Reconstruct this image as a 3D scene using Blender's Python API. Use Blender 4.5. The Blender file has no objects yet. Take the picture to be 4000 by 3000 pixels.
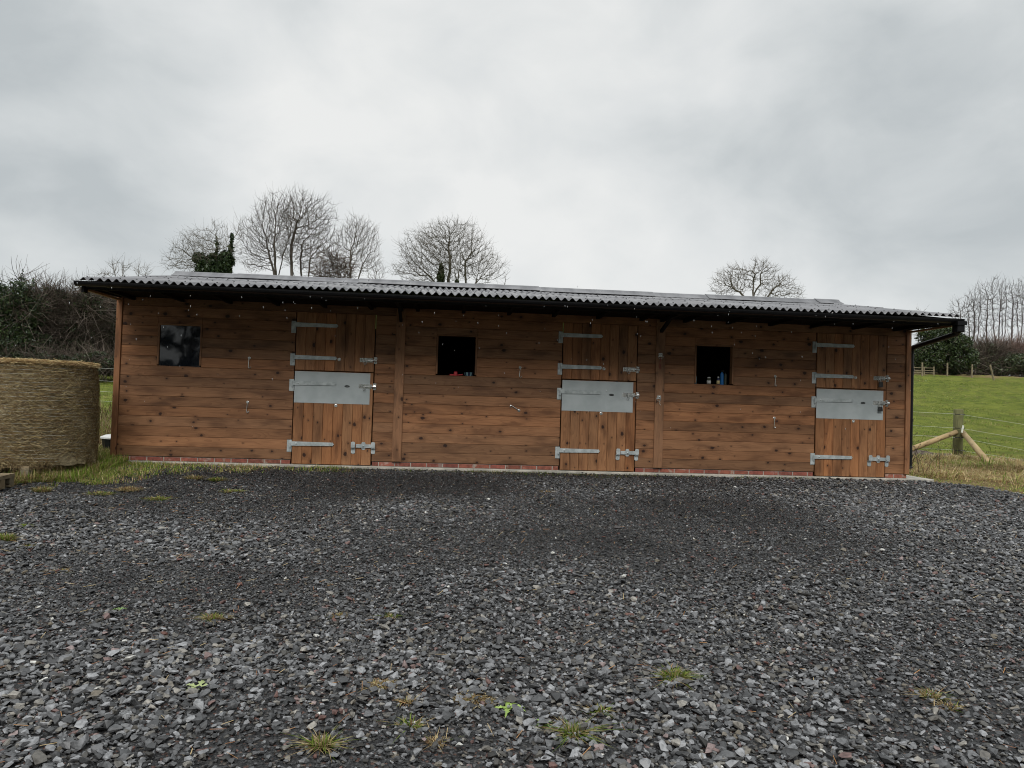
import bpy, bmesh, math, random
import numpy as np
from mathutils import Vector, Matrix
random.seed(7)
RNG = np.random.default_rng(11)
D = bpy.data
SC = bpy.context.scene
COL = SC.collection
PI = math.pi

# ------------------------------------------------------------------ camera model
CAM = np.array([2.17092543, -9.8473057, 0.92561878])
FW = np.array([0.08394998, 0.99615573, 0.02502318])
RT = np.array([0.99592068, -0.08471093, 0.0310816])
UP = np.array([-0.03308185, -0.0223118, 0.99920357])
FPX = 2800.0
def ray(u, v):
    return FW + RT * (u - 2000) / FPX + UP * (1500 - v) / FPX
def on_y(u, v, y=0.0):
    d = ray(u, v); t = (y - CAM[1]) / d[1]
    return CAM + d * t
def far(u, v, dist):
    return CAM + ray(u, v) * dist

# ------------------------------------------------------------------ terrain
def ss(t):
    t = np.clip(t, 0, 1); return t * t * (3 - 2 * t)
def hash2(i, j, s):
    n = np.sin(i * 127.1 + j * 311.7 + s * 74.7) * 43758.5453
    return n - np.floor(n)
def vnoise(x, y, s=0):
    x = np.asarray(x, float); y = np.asarray(y, float)
    i = np.floor(x); j = np.floor(y); fx = x - i; fy = y - j
    fx = fx * fx * (3 - 2 * fx); fy = fy * fy * (3 - 2 * fy)
    a = hash2(i, j, s); b = hash2(i + 1, j, s); c = hash2(i, j + 1, s); d = hash2(i + 1, j + 1, s)
    return (a * (1 - fx) + b * fx) * (1 - fy) + (c * (1 - fx) + d * fx) * fy
def fbm(x, y, s=0, o=4):
    r = 0; a = .5
    for k in range(o):
        r = r + a * vnoise(x * 2 ** k, y * 2 ** k, s + k * 3); a *= .5
    return r
def H(x, y):
    x = np.asarray(x, float); y = np.asarray(y, float)
    z = -0.034 - .045 * ss((-y - .2) / 1.5) + 0.045 * np.minimum(y, 0) + 0.02 * ss((-y - 14) / 10)
    t = np.maximum(y - 6.5, 0)
    t = t * t / (t + 1.2)
    z = z + np.where(t < 46, .1 * t, 4.6 + 2.5 * (1 - np.exp(-(t - 46) / 25)))
    z = z + 0.55 * ss((-x - 1.5) / 3.5) * ss((y - .8) / 5.5)
    fld = ss((y - 4) / 8)
    z = z + fld * ((fbm(x * .18, y * .18, 5) - .5) * .5 + (fbm(x * 1.1, y * 1.1, 9) - .5) * .22 + ss((fbm(x * .9, y * .55, 61) - .56) / .12) * .13)
    z = z + (1 - fld) * (fbm(x * .5, y * .5, 2) - .47) * .09 * ss((-y - .1) / 1.5)
    return z
def ground(u, v, t0=2.5):
    d = ray(u, v); t = t0
    while t < 160:
        p = CAM + d * t
        if p[2] <= float(H(p[0], p[1])): return p
        t += .02 if t < 25 else .1
    return CAM + d * 160
def gz(x, y): return float(H(x, y))

# ------------------------------------------------------------------ materials
def newmat(name):
    m = D.materials.new(name); m.use_nodes = True
    nt = m.node_tree; b = nt.nodes['Principled BSDF']
    return m, nt, b
def N(nt, t, **kw):
    n = nt.nodes.new(t)
    for k, v in kw.items():
        if k.startswith('i_'): n.inputs[k[2:].replace('_', ' ')].default_value = v
        else: setattr(n, k, v)
    return n
def L(nt, a, b): nt.links.new(a, b)
def mth(nt, op, a, b=None, c=None, clamp=False):
    n = nt.nodes.new('ShaderNodeMath'); n.operation = op; n.use_clamp = clamp
    for k, v in enumerate((a, b, c)):
        if v is None: continue
        if isinstance(v, (int, float)): n.inputs[k].default_value = v
        else: L(nt, v, n.inputs[k])
    return n.outputs[0]
def mixc(nt, f, a, b, mode='MIX'):
    n = nt.nodes.new('ShaderNodeMix'); n.data_type = 'RGBA'; n.blend_type = mode
    for s, v in ((0, f), (6, a), (7, b)):
        if isinstance(v, (int, float)): n.inputs[s].default_value = v
        elif isinstance(v, tuple): n.inputs[s].default_value = v if len(v) == 4 else (*v, 1)
        else: L(nt, v, n.inputs[s])
    return n.outputs[2]
def ramp(nt, f, stops):
    n = nt.nodes.new('ShaderNodeValToRGB'); cr = n.color_ramp
    while len(cr.elements) < len(stops): cr.elements.new(.5)
    for e, (p, c) in zip(cr.elements, stops):
        e.position = p; e.color = (c, c, c, 1) if isinstance(c, (int, float)) else (*c, 1)
    L(nt, f, n.inputs[0]); return n.outputs[0]
def smap(nt, f, a, b, c=0.0, d=1.0):
    n = nt.nodes.new('ShaderNodeMapRange'); n.interpolation_type = 'SMOOTHSTEP'
    L(nt, f, n.inputs[0])
    for k, v in enumerate((a, b, c, d)): n.inputs[k + 1].default_value = v
    return n.outputs[0]

def simple(name, c1, c2=None, rough=.7, metal=0, scale=8, bump=.1, attr=False, spec=.5, detail=4, bd=.01):
    m, nt, b = newmat(name)
    tc = N(nt, 'ShaderNodeTexCoord')
    nz = N(nt, 'ShaderNodeTexNoise'); nz.inputs['Scale'].default_value = scale; nz.inputs['Detail'].default_value = detail
    L(nt, tc.outputs['Object'], nz.inputs['Vector'])
    c2 = c2 or tuple(x * .6 for x in c1)
    f = smap(nt, nz.outputs[0], .35, .65)
    col = mixc(nt, f, c1, c2)
    if attr:
        a = N(nt, 'ShaderNodeAttribute', attribute_name='col')
        col = mixc(nt, 1.0, col, a.outputs['Color'], 'MULTIPLY')
    L(nt, col, b.inputs['Base Color'])
    b.inputs['Roughness'].default_value = rough; b.inputs['Metallic'].default_value = metal
    b.inputs['Specular IOR Level'].default_value = spec
    if bump:
        bp = N(nt, 'ShaderNodeBump'); bp.inputs['Strength'].default_value = bump; bp.inputs['Distance'].default_value = bd
        nf = N(nt, 'ShaderNodeTexNoise'); nf.inputs['Scale'].default_value = scale * 5; nf.inputs['Detail'].default_value = 3
        L(nt, tc.outputs['Object'], nf.inputs['Vector'])
        L(nt, nf.outputs[0], bp.inputs['Height']); L(nt, bp.outputs[0], b.inputs['Normal'])
    return m

def wood(name, light, dark, knot=(.045, .018, .01), rough=.55, knots=True, bleach=0.0):
    m, nt, b = newmat(name)
    uv = N(nt, 'ShaderNodeUVMap'); uv.uv_map = 'UV'
    sp = N(nt, 'ShaderNodeSeparateXYZ'); L(nt, uv.outputs[0], sp.inputs[0])
    u, v = sp.outputs[0], sp.outputs[1]
    def vec(a, bb, z=0.0):
        c = N(nt, 'ShaderNodeCombineXYZ'); L(nt, a, c.inputs[0]); L(nt, bb, c.inputs[1]); c.inputs[2].default_value = z
        return c.outputs[0]
    su = mth(nt, 'MULTIPLY', u, 2.3); sv = mth(nt, 'MULTIPLY', v, 11.0)
    vo = N(nt, 'ShaderNodeTexVoronoi'); vo.voronoi_dimensions = '2D'; vo.inputs['Scale'].default_value = 1.0
    L(nt, vec(su, sv), vo.inputs['Vector'])
    ps = N(nt, 'ShaderNodeSeparateXYZ'); L(nt, vo.outputs['Position'], ps.inputs[0])
    du = mth(nt, 'DIVIDE', mth(nt, 'SUBTRACT', su, ps.outputs[0]), 2.3)
    dv = mth(nt, 'DIVIDE', mth(nt, 'SUBTRACT', sv, ps.outputs[1]), 11.0)
    wob = N(nt, 'ShaderNodeTexNoise'); wob.inputs['Scale'].default_value = 40; wob.inputs['Detail'].default_value = 3
    L(nt, vec(u, v), wob.inputs['Vector'])
    d2 = mth(nt, 'ADD', mth(nt, 'MULTIPLY', mth(nt, 'POWER', mth(nt, 'ABSOLUTE', du), 2.0), .55), mth(nt, 'POWER', mth(nt, 'ABSOLUTE', dv), 2.0))
    d = mth(nt, 'SQRT', d2)
    d = mth(nt, 'MULTIPLY', d, mth(nt, 'ADD', mth(nt, 'MULTIPLY', wob.outputs[0], 1.2), .45))
    vc = N(nt, 'ShaderNodeSeparateColor'); L(nt, vo.outputs['Color'], vc.inputs[0])
    keep = mth(nt, 'GREATER_THAN', vc.outputs[0], .36)
    rad = mth(nt, 'MULTIPLY_ADD', mth(nt, 'POWER', vc.outputs[1], 2.0), .017, .005)
    dn = mth(nt, 'DIVIDE', d, rad)
    kn = mth(nt, 'MULTIPLY', smap(nt, dn, .75, 1.35, 1, 0), keep)
    halo = mth(nt, 'MULTIPLY', smap(nt, dn, 1.0, 4.2, 1, 0), keep)
    # growth rings bend around a knot
    gl = N(nt, 'ShaderNodeTexNoise'); gl.inputs['Scale'].default_value = 1.0; gl.inputs['Detail'].default_value = 2
    L(nt, vec(mth(nt, 'MULTIPLY', u, 1.1), mth(nt, 'MULTIPLY', v, 7.0), 3.1), gl.inputs['Vector'])
    ph = mth(nt, 'ADD', mth(nt, 'MULTIPLY', v, 26.0), mth(nt, 'MULTIPLY', gl.outputs[0], 9.0))
    ph = mth(nt, 'ADD', ph, mth(nt, 'MULTIPLY', halo, 2.2))
    ring = mth(nt, 'FRACT', mth(nt, 'MULTIPLY', ph, 1.4))
    ring = mth(nt, 'POWER', ring, 2.5)
    gr = N(nt, 'ShaderNodeTexNoise'); gr.inputs['Scale'].default_value = 1.0; gr.inputs['Detail'].default_value = 5
    L(nt, vec(mth(nt, 'MULTIPLY', u, 3.5), mth(nt, 'MULTIPLY', v, 170.0), 1.7), gr.inputs['Vector'])
    bl = N(nt, 'ShaderNodeTexNoise'); bl.inputs['Scale'].default_value = 1.0; bl.inputs['Detail'].default_value = 4
    L(nt, vec(mth(nt, 'MULTIPLY', u, 2.2), mth(nt, 'MULTIPLY', v, 9.0), 8.3), bl.inputs['Vector'])
    col = mixc(nt, mth(nt, 'MULTIPLY', ring, .55), light, dark)
    col = mixc(nt, smap(nt, gr.outputs[0], .35, .7, 0, .45), col, dark)
    col = mixc(nt, smap(nt, bl.outputs[0], .45, .75, 0, .75), col, tuple(x * .55 for x in dark))
    col = mixc(nt, smap(nt, bl.outputs[0], .44, .25, 0, .35), col, tuple(min(1, x * 1.45) for x in light))
    if knots:
        col = mixc(nt, mth(nt, 'MULTIPLY', halo, .5), col, tuple(x * .6 for x in dark))
        col = mixc(nt, mth(nt, 'MULTIPLY', kn, .93), col, knot)
    a = N(nt, 'ShaderNodeAttribute', attribute_name='col')
    col = mixc(nt, 1.0, col, a.outputs['Color'], 'MULTIPLY')
    L(nt, col, b.inputs['Base Color'])
    L(nt, smap(nt, gr.outputs[0], .2, .8, rough - .1, rough + .15), b.inputs['Roughness'])
    b.inputs['Specular IOR Level'].default_value = .3
    bp = N(nt, 'ShaderNodeBump'); bp.inputs['Strength'].default_value = .35; bp.inputs['Distance'].default_value = .002
    L(nt, gr.outputs[0], bp.inputs['Height']); L(nt, bp.outputs[0], b.inputs['Normal'])
    return m

M = {}
M['clad'] = wood('cladding_wood', (.285, .142, .068), (.145, .062, .029), knot=(.022, .009, .006))
M['door'] = wood('door_wood', (.325, .155, .068), (.170, .068, .028), knot=(.022, .009, .006))
M['post'] = wood('post_wood', (.34, .17, .085), (.20, .094, .047))
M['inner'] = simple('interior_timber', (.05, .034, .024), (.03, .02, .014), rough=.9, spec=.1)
M['soffit'] = simple('shade_dark_soffit', (.012, .008, .006), (.007, .005, .004), rough=.9, spec=.1)  # eaves shade put into the colour: timber darkened to near black
M['pale'] = wood('pale_timber', (.26, .215, .14), (.15, .12, .075), rough=.75)
M['galv'] = simple('galvanised_steel', (.52, .56, .56), (.36, .40, .40), rough=.42, metal=.25, scale=14, bump=.05)
M['plate'] = simple('galvanised_sheet', (.44, .48, .482), (.37, .41, .413), rough=.48, metal=.12, scale=4, bump=.05, detail=9)
M['zinc'] = simple('bright_zinc', (.75, .76, .74), (.55, .56, .55), rough=.22, metal=.75, scale=20, bump=.03)
M['black'] = simple('black_plastic', (.006, .006, .007), (.009, .009, .010), rough=.42, scale=3, bump=.02, spec=.25)
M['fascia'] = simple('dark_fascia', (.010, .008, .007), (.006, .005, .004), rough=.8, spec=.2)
M['lock'] = simple('black_padlock', (.015, .015, .016), (.03, .03, .03), rough=.4, scale=30, bump=.02)
M['shackle'] = simple('dull_steel', (.5, .5, .5), (.3, .3, .3), rough=.3, metal=.8)
M['concrete'] = simple('concrete', (.46, .43, .37), (.30, .29, .25), rough=.75, scale=6, bump=.3)

def mat_roof():
    m, nt, b = newmat('corrugated_bitumen')
    tc = N(nt, 'ShaderNodeTexCoord')
    mp = N(nt, 'ShaderNodeMapping'); mp.inputs['Scale'].default_value = (6, 1.2, 1); L(nt, tc.outputs['Object'], mp.inputs[0])
    nz = N(nt, 'ShaderNodeTexNoise'); nz.inputs['Scale'].default_value = 1; nz.inputs['Detail'].default_value = 6; L(nt, mp.outputs[0], nz.inputs['Vector'])
    n2 = N(nt, 'ShaderNodeTexNoise'); n2.inputs['Scale'].default_value = 60; n2.inputs['Detail'].default_value = 2; L(nt, tc.outputs['Object'], n2.inputs['Vector'])
    col = mixc(nt, smap(nt, nz.outputs[0], .35, .68), (.15, .147, .155), (.09, .088, .095))
    a = N(nt, 'ShaderNodeAttribute', attribute_name='col')
    col = mixc(nt, 1.0, col, a.outputs['Color'], 'MULTIPLY')
    L(nt, col, b.inputs['Base Color'])
    L(nt, smap(nt, nz.outputs[0], .3, .7, .26, .45), b.inputs['Roughness'])
    b.inputs['Specular IOR Level'].default_value = .8
    bp = N(nt, 'ShaderNodeBump'); bp.inputs['Strength'].default_value = .25; bp.inputs['Distance'].default_value = .002
    L(nt, n2.outputs[0], bp.inputs['Height']); L(nt, bp.outputs[0], b.inputs['Normal'])
    return m
M['roof'] = mat_roof()

def mat_brick():
    m, nt, b = newmat('red_brick')
    tc = N(nt, 'ShaderNodeTexCoord'); a = N(nt, 'ShaderNodeAttribute', attribute_name='col')
    nz = N(nt, 'ShaderNodeTexNoise'); nz.inputs['Scale'].default_value = 22; nz.inputs['Detail'].default_value = 5; L(nt, tc.outputs['Object'], nz.inputs['Vector'])
    col = mixc(nt, smap(nt, nz.outputs[0], .35, .7), (.27, .085, .055), (.16, .05, .033))
    n2 = N(nt, 'ShaderNodeTexNoise'); n2.inputs['Scale'].default_value = 9; n2.inputs['Detail'].default_value = 6; L(nt, tc.outputs['Object'], n2.inputs['Vector'])
    col = mixc(nt, smap(nt, n2.outputs[0], .56, .68, 0, .6), col, (.36, .29, .24))
    col = mixc(nt, 1.0, col, a.outputs['Color'], 'MULTIPLY')
    L(nt, col, b.inputs['Base Color']); b.inputs['Roughness'].default_value = .85
    bp = N(nt, 'ShaderNodeBump'); bp.inputs['Strength'].default_value = .5; bp.inputs['Distance'].default_value = .004
    L(nt, nz.outputs[0], bp.inputs['Height']); L(nt, bp.outputs[0], b.inputs['Normal'])
    return m
M['brick'] = mat_brick()
M['mortar'] = simple('mortar', (.40, .36, .31), (.27, .24, .21), rough=.9, scale=12, bump=.3)

def mat_stone():
    m, nt, b = newmat('slate_chips')
    a = N(nt, 'ShaderNodeAttribute', attribute_name='col')
    tc = N(nt, 'ShaderNodeTexCoord')
    nz = N(nt, 'ShaderNodeTexNoise'); nz.inputs['Scale'].default_value = 70; nz.inputs['Detail'].default_value = 4; L(nt, tc.outputs['Object'], nz.inputs['Vector'])
    col = mixc(nt, 1.0, a.outputs['Color'], ramp(nt, nz.outputs[0], [(.3, .55), (.55, 1.0), (.75, 1.35)]), 'MULTIPLY')
    L(nt, col, b.inputs['Base Color'])
    L(nt, smap(nt, nz.outputs[0], .3, .7, .38, .62), b.inputs['Roughness'])
    b.inputs['Specular IOR Level'].default_value = .45
    bp = N(nt, 'ShaderNodeBump'); bp.inputs['Strength'].default_value = .4; bp.inputs['Distance'].default_value = .003
    L(nt, nz.outputs[0], bp.inputs['Height']); L(nt, bp.outputs[0], b.inputs['Normal'])
    return m
M['stone'] = mat_stone()

def mat_yard():
    m, nt, b = newmat('fine_gravel')
    tc = N(nt, 'ShaderNodeTexCoord')
    vo = N(nt, 'ShaderNodeTexVoronoi'); vo.inputs['Scale'].default_value = 85; L(nt, tc.outputs['Object'], vo.inputs['Vector'])
    v2 = N(nt, 'ShaderNodeTexVoronoi'); v2.inputs['Scale'].default_value = 42; L(nt, tc.outputs['Object'], v2.inputs['Vector'])
    sc = N(nt, 'ShaderNodeSeparateColor'); L(nt, vo.outputs['Color'], sc.inputs[0])
    col = ramp(nt, sc.outputs[0], [(0, (.006, .006, .007)), (.6, (.017, .0165, .0165)), (.93, (.05, .05, .051)), (1, (.13, .11, .09))])
    col = mixc(nt, smap(nt, sc.outputs[1], .9, .95, 0, .6), col, (.12, .05, .03))
    nz = N(nt, 'ShaderNodeTexNoise'); nz.inputs['Scale'].default_value = 1.3; nz.inputs['Detail'].default_value = 5; L(nt, tc.outputs['Object'], nz.inputs['Vector'])
    col = mixc(nt, 1.0, col, ramp(nt, nz.outputs[0], [(.3, .7), (.7, 1.25)]), 'MULTIPLY')
    L(nt, col, b.inputs['Base Color']); b.inputs['Roughness'].default_value = .6
    hh = mth(nt, 'ADD', mth(nt, 'MULTIPLY', vo.outputs['Distance'], -1.0), mth(nt, 'MULTIPLY', v2.outputs['Distance'], -.9))
    bp = N(nt, 'ShaderNodeBump'); bp.inputs['Strength'].default_value = .9; bp.inputs['Distance'].default_value = .012
    L(nt, hh, bp.inputs['Height']); L(nt, bp.outputs[0], b.inputs['Normal'])
    return m
M['yard'] = mat_yard()

def mat_ground():
    m, nt, b = newmat('pasture')
    tc = N(nt, 'ShaderNodeTexCoord'); a = N(nt, 'ShaderNodeAttribute', attribute_name='col')
    sa = N(nt, 'ShaderNodeSeparateColor'); L(nt, a.outputs['Color'], sa.inputs[0])
    def nz(s, d=5, dist=0):
        n = N(nt, 'ShaderNodeTexNoise'); n.inputs['Scale'].default_value = s; n.inputs['Detail'].default_value = d; n.inputs['Distortion'].default_value = dist
        L(nt, tc.outputs['Object'], n.inputs['Vector']); return n.outputs[0]
    big, mid, fine = nz(.22), nz(1.6, 6), nz(14, 5)
    g = mixc(nt, smap(nt, mid, .35, .65), (.150, .172, .034), (.088, .110, .024))
    g = mixc(nt, smap(nt, big, .4, .68, 0, .5), g, (.175, .175, .045))
    g = mixc(nt, smap(nt, fine, .4, .75, 0, .55), g, (.036, .05, .010))
    g = mixc(nt, smap(nt, mid, .62, .72, 0, .55), g, (.15, .12, .065))
    mud = mixc(nt, smap(nt, fine, .35, .7), (.15, .12, .105), (.075, .06, .05))
    mm = mth(nt, 'ADD', sa.outputs[0], mth(nt, 'MULTIPLY', mth(nt, 'SUBTRACT', mid, .5), 1.2))
    g = mixc(nt, smap(nt, mm, .45, .62), g, mud)
    st = mixc(nt, smap(nt, fine, .35, .7), (.22, .17, .085), (.12, .085, .045))
    s2 = mth(nt, 'ADD', sa.outputs[1], mth(nt, 'MULTIPLY', mth(nt, 'SUBTRACT', mid, .5), 1.0))
    g = mixc(nt, smap(nt, s2, .4, .65), g, st)
    L(nt, g, b.inputs['Base Color']); b.inputs['Roughness'].default_value = .95; b.inputs['Specular IOR Level'].default_value = .04
    bp = N(nt, 'ShaderNodeBump'); bp.inputs['Strength'].default_value = .8; bp.inputs['Distance'].default_value = .06
    L(nt, mth(nt, 'ADD', mid, mth(nt, 'MULTIPLY', fine, .6)), bp.inputs['Height']); L(nt, bp.outputs[0], b.inputs['Normal'])
    return m
M['ground'] = mat_ground()

def mat_attr(name, rough=.8, spec=.2, transl=0.0, mul=1.0):
    m, nt, b = newmat(name)
    a = N(nt, 'ShaderNodeAttribute', attribute_name='col')
    col = mixc(nt, 1.0, a.outputs['Color'], (mul, mul, mul), 'MULTIPLY')
    L(nt, col, b.inputs['Base Color'])
    b.inputs['Roughness'].default_value = rough; b.inputs['Specular IOR Level'].default_value = spec
    if transl:
        t = N(nt, 'ShaderNodeBsdfTranslucent'); L(nt, col, t.inputs[0])
        mx = N(nt, 'ShaderNodeMixShader'); mx.inputs[0].default_value = transl
        L(nt, b.outputs[0], mx.inputs[1]); L(nt, t.outputs[0], mx.inputs[2])
        L(nt, mx.outputs[0], nt.nodes['Material Output'].inputs[0])
    return m
M['blade'] = mat_attr('grass_blades', .75, .1, .3)
M['leaf'] = mat_attr('leaves', .45, .4, .12)
M['bark'] = mat_attr('bark', .9, .15)
M['straw'] = mat_attr('straw', .7, .25, .15)

def mat_bale():
    m, nt, b = newmat('straw_bale')
    uv = N(nt, 'ShaderNodeUVMap'); uv.uv_map = 'UV'
    mp = N(nt, 'ShaderNodeMapping'); mp.inputs['Scale'].default_value = (22, 95, 1); L(nt, uv.outputs[0], mp.inputs[0])
    a = N(nt, 'ShaderNodeTexNoise'); a.inputs['Scale'].default_value = 1; a.inputs['Detail'].default_value = 6; a.inputs['Distortion'].default_value = .8; L(nt, mp.outputs[0], a.inputs['Vector'])
    m2 = N(nt, 'ShaderNodeMapping'); m2.inputs['Scale'].default_value = (1.6, 1.9, 1); L(nt, uv.outputs[0], m2.inputs[0])
    c = N(nt, 'ShaderNodeTexNoise'); c.inputs['Scale'].default_value = 1; c.inputs['Detail'].default_value = 4; L(nt, m2.outputs[0], c.inputs['Vector'])
    m3 = N(nt, 'ShaderNodeMapping'); m3.inputs['Scale'].default_value = (85, 85, 1); L(nt, uv.outputs[0], m3.inputs[0])
    e = N(nt, 'ShaderNodeTexNoise'); e.inputs['Scale'].default_value = 1; e.inputs['Detail'].default_value = 4; e.inputs['Distortion'].default_value = 2.5; L(nt, m3.outputs[0], e.inputs['Vector'])
    mix = mth(nt, 'ADD', mth(nt, 'MULTIPLY', a.outputs[0], .55), mth(nt, 'MULTIPLY', e.outputs[0], .45))
    col = ramp(nt, mix, [(.34, (.075, .062, .038)), (.46, (.195, .158, .094)), (.55, (.32, .262, .155)), (.66, (.48, .40, .25))])
    col = mixc(nt, smap(nt, c.outputs[0], .4, .68, 0, .6), col, (.085, .068, .042), 'MIX')
    L(nt, col, b.inputs['Base Color']); b.inputs['Roughness'].default_value = .85; b.inputs['Specular IOR Level'].default_value = .15
    bp = N(nt, 'ShaderNodeBump'); bp.inputs['Strength'].default_value = .9; bp.inputs['Distance'].default_value = .012
    L(nt, mix, bp.inputs['Height']); L(nt, bp.outputs[0], b.inputs['Normal'])
    return m
M['bale'] = mat_bale()

def mat_glass():
    m, nt, b = newmat('window_glass')
    b.inputs['Base Color'].default_value = (.004, .006, .010, 1); b.inputs['Roughness'].default_value = .04
    b.inputs['Specular IOR Level'].default_value = .6
    tc = N(nt, 'ShaderNodeTexCoord'); nz = N(nt, 'ShaderNodeTexNoise'); nz.inputs['Scale'].default_value = 3; nz.inputs['Detail'].default_value = 2
    L(nt, tc.outputs['Object'], nz.inputs['Vector'])
    bp = N(nt, 'ShaderNodeBump'); bp.inputs['Strength'].default_value = .06; bp.inputs['Distance'].default_value = .02
    L(nt, nz.outputs[0], bp.inputs['Height']); L(nt, bp.outputs[0], b.inputs['Normal'])
    return m
M['glass'] = mat_glass()
def flat(name, c, rough=.5, metal=0): return simple(name, c, tuple(x * .85 for x in c), rough=rough, metal=metal, scale=20, bump=.02)
M['white'] = flat('white_plastic', (.75, .75, .72)); M['red'] = flat('red_plastic', (.62, .045, .055))
M['teal'] = flat('teal_plastic', (.22, .42, .45)); M['navy'] = flat('navy_plastic', (.02, .03, .08)); M['blue'] = flat('blue_plastic', (.02, .18, .50), .3)
M['cream'] = flat('cream_label', (.72, .60, .30)); M['amber'] = flat('dark_green_plastic', (.06, .07, .05)); M['clear'] = flat('dull_clear_plastic', (.10, .15, .17), .2)
M['rain'] = simple('rain_water', (.62, .64, .66), (.62, .64, .66), rough=.3, bump=0)
M['rope'] = flat('white_fence_rope', (.72, .74, .66), .7); M['twine'] = flat('red_twine', (.22, .04, .035), .8)
M['badge'] = flat('black_badge', (.01, .01, .01), .35); M['yellow'] = flat('yellow_leaf', (.7, .5, .05), .6)
M['postgreen'] = wood('weathered_post', (.17, .17, .075), (.085, .085, .038), rough=.8, knots=False)
M['strut'] = wood('peeled_pole', (.42, .31, .16), (.27, .18, .085), rough=.7)

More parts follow.
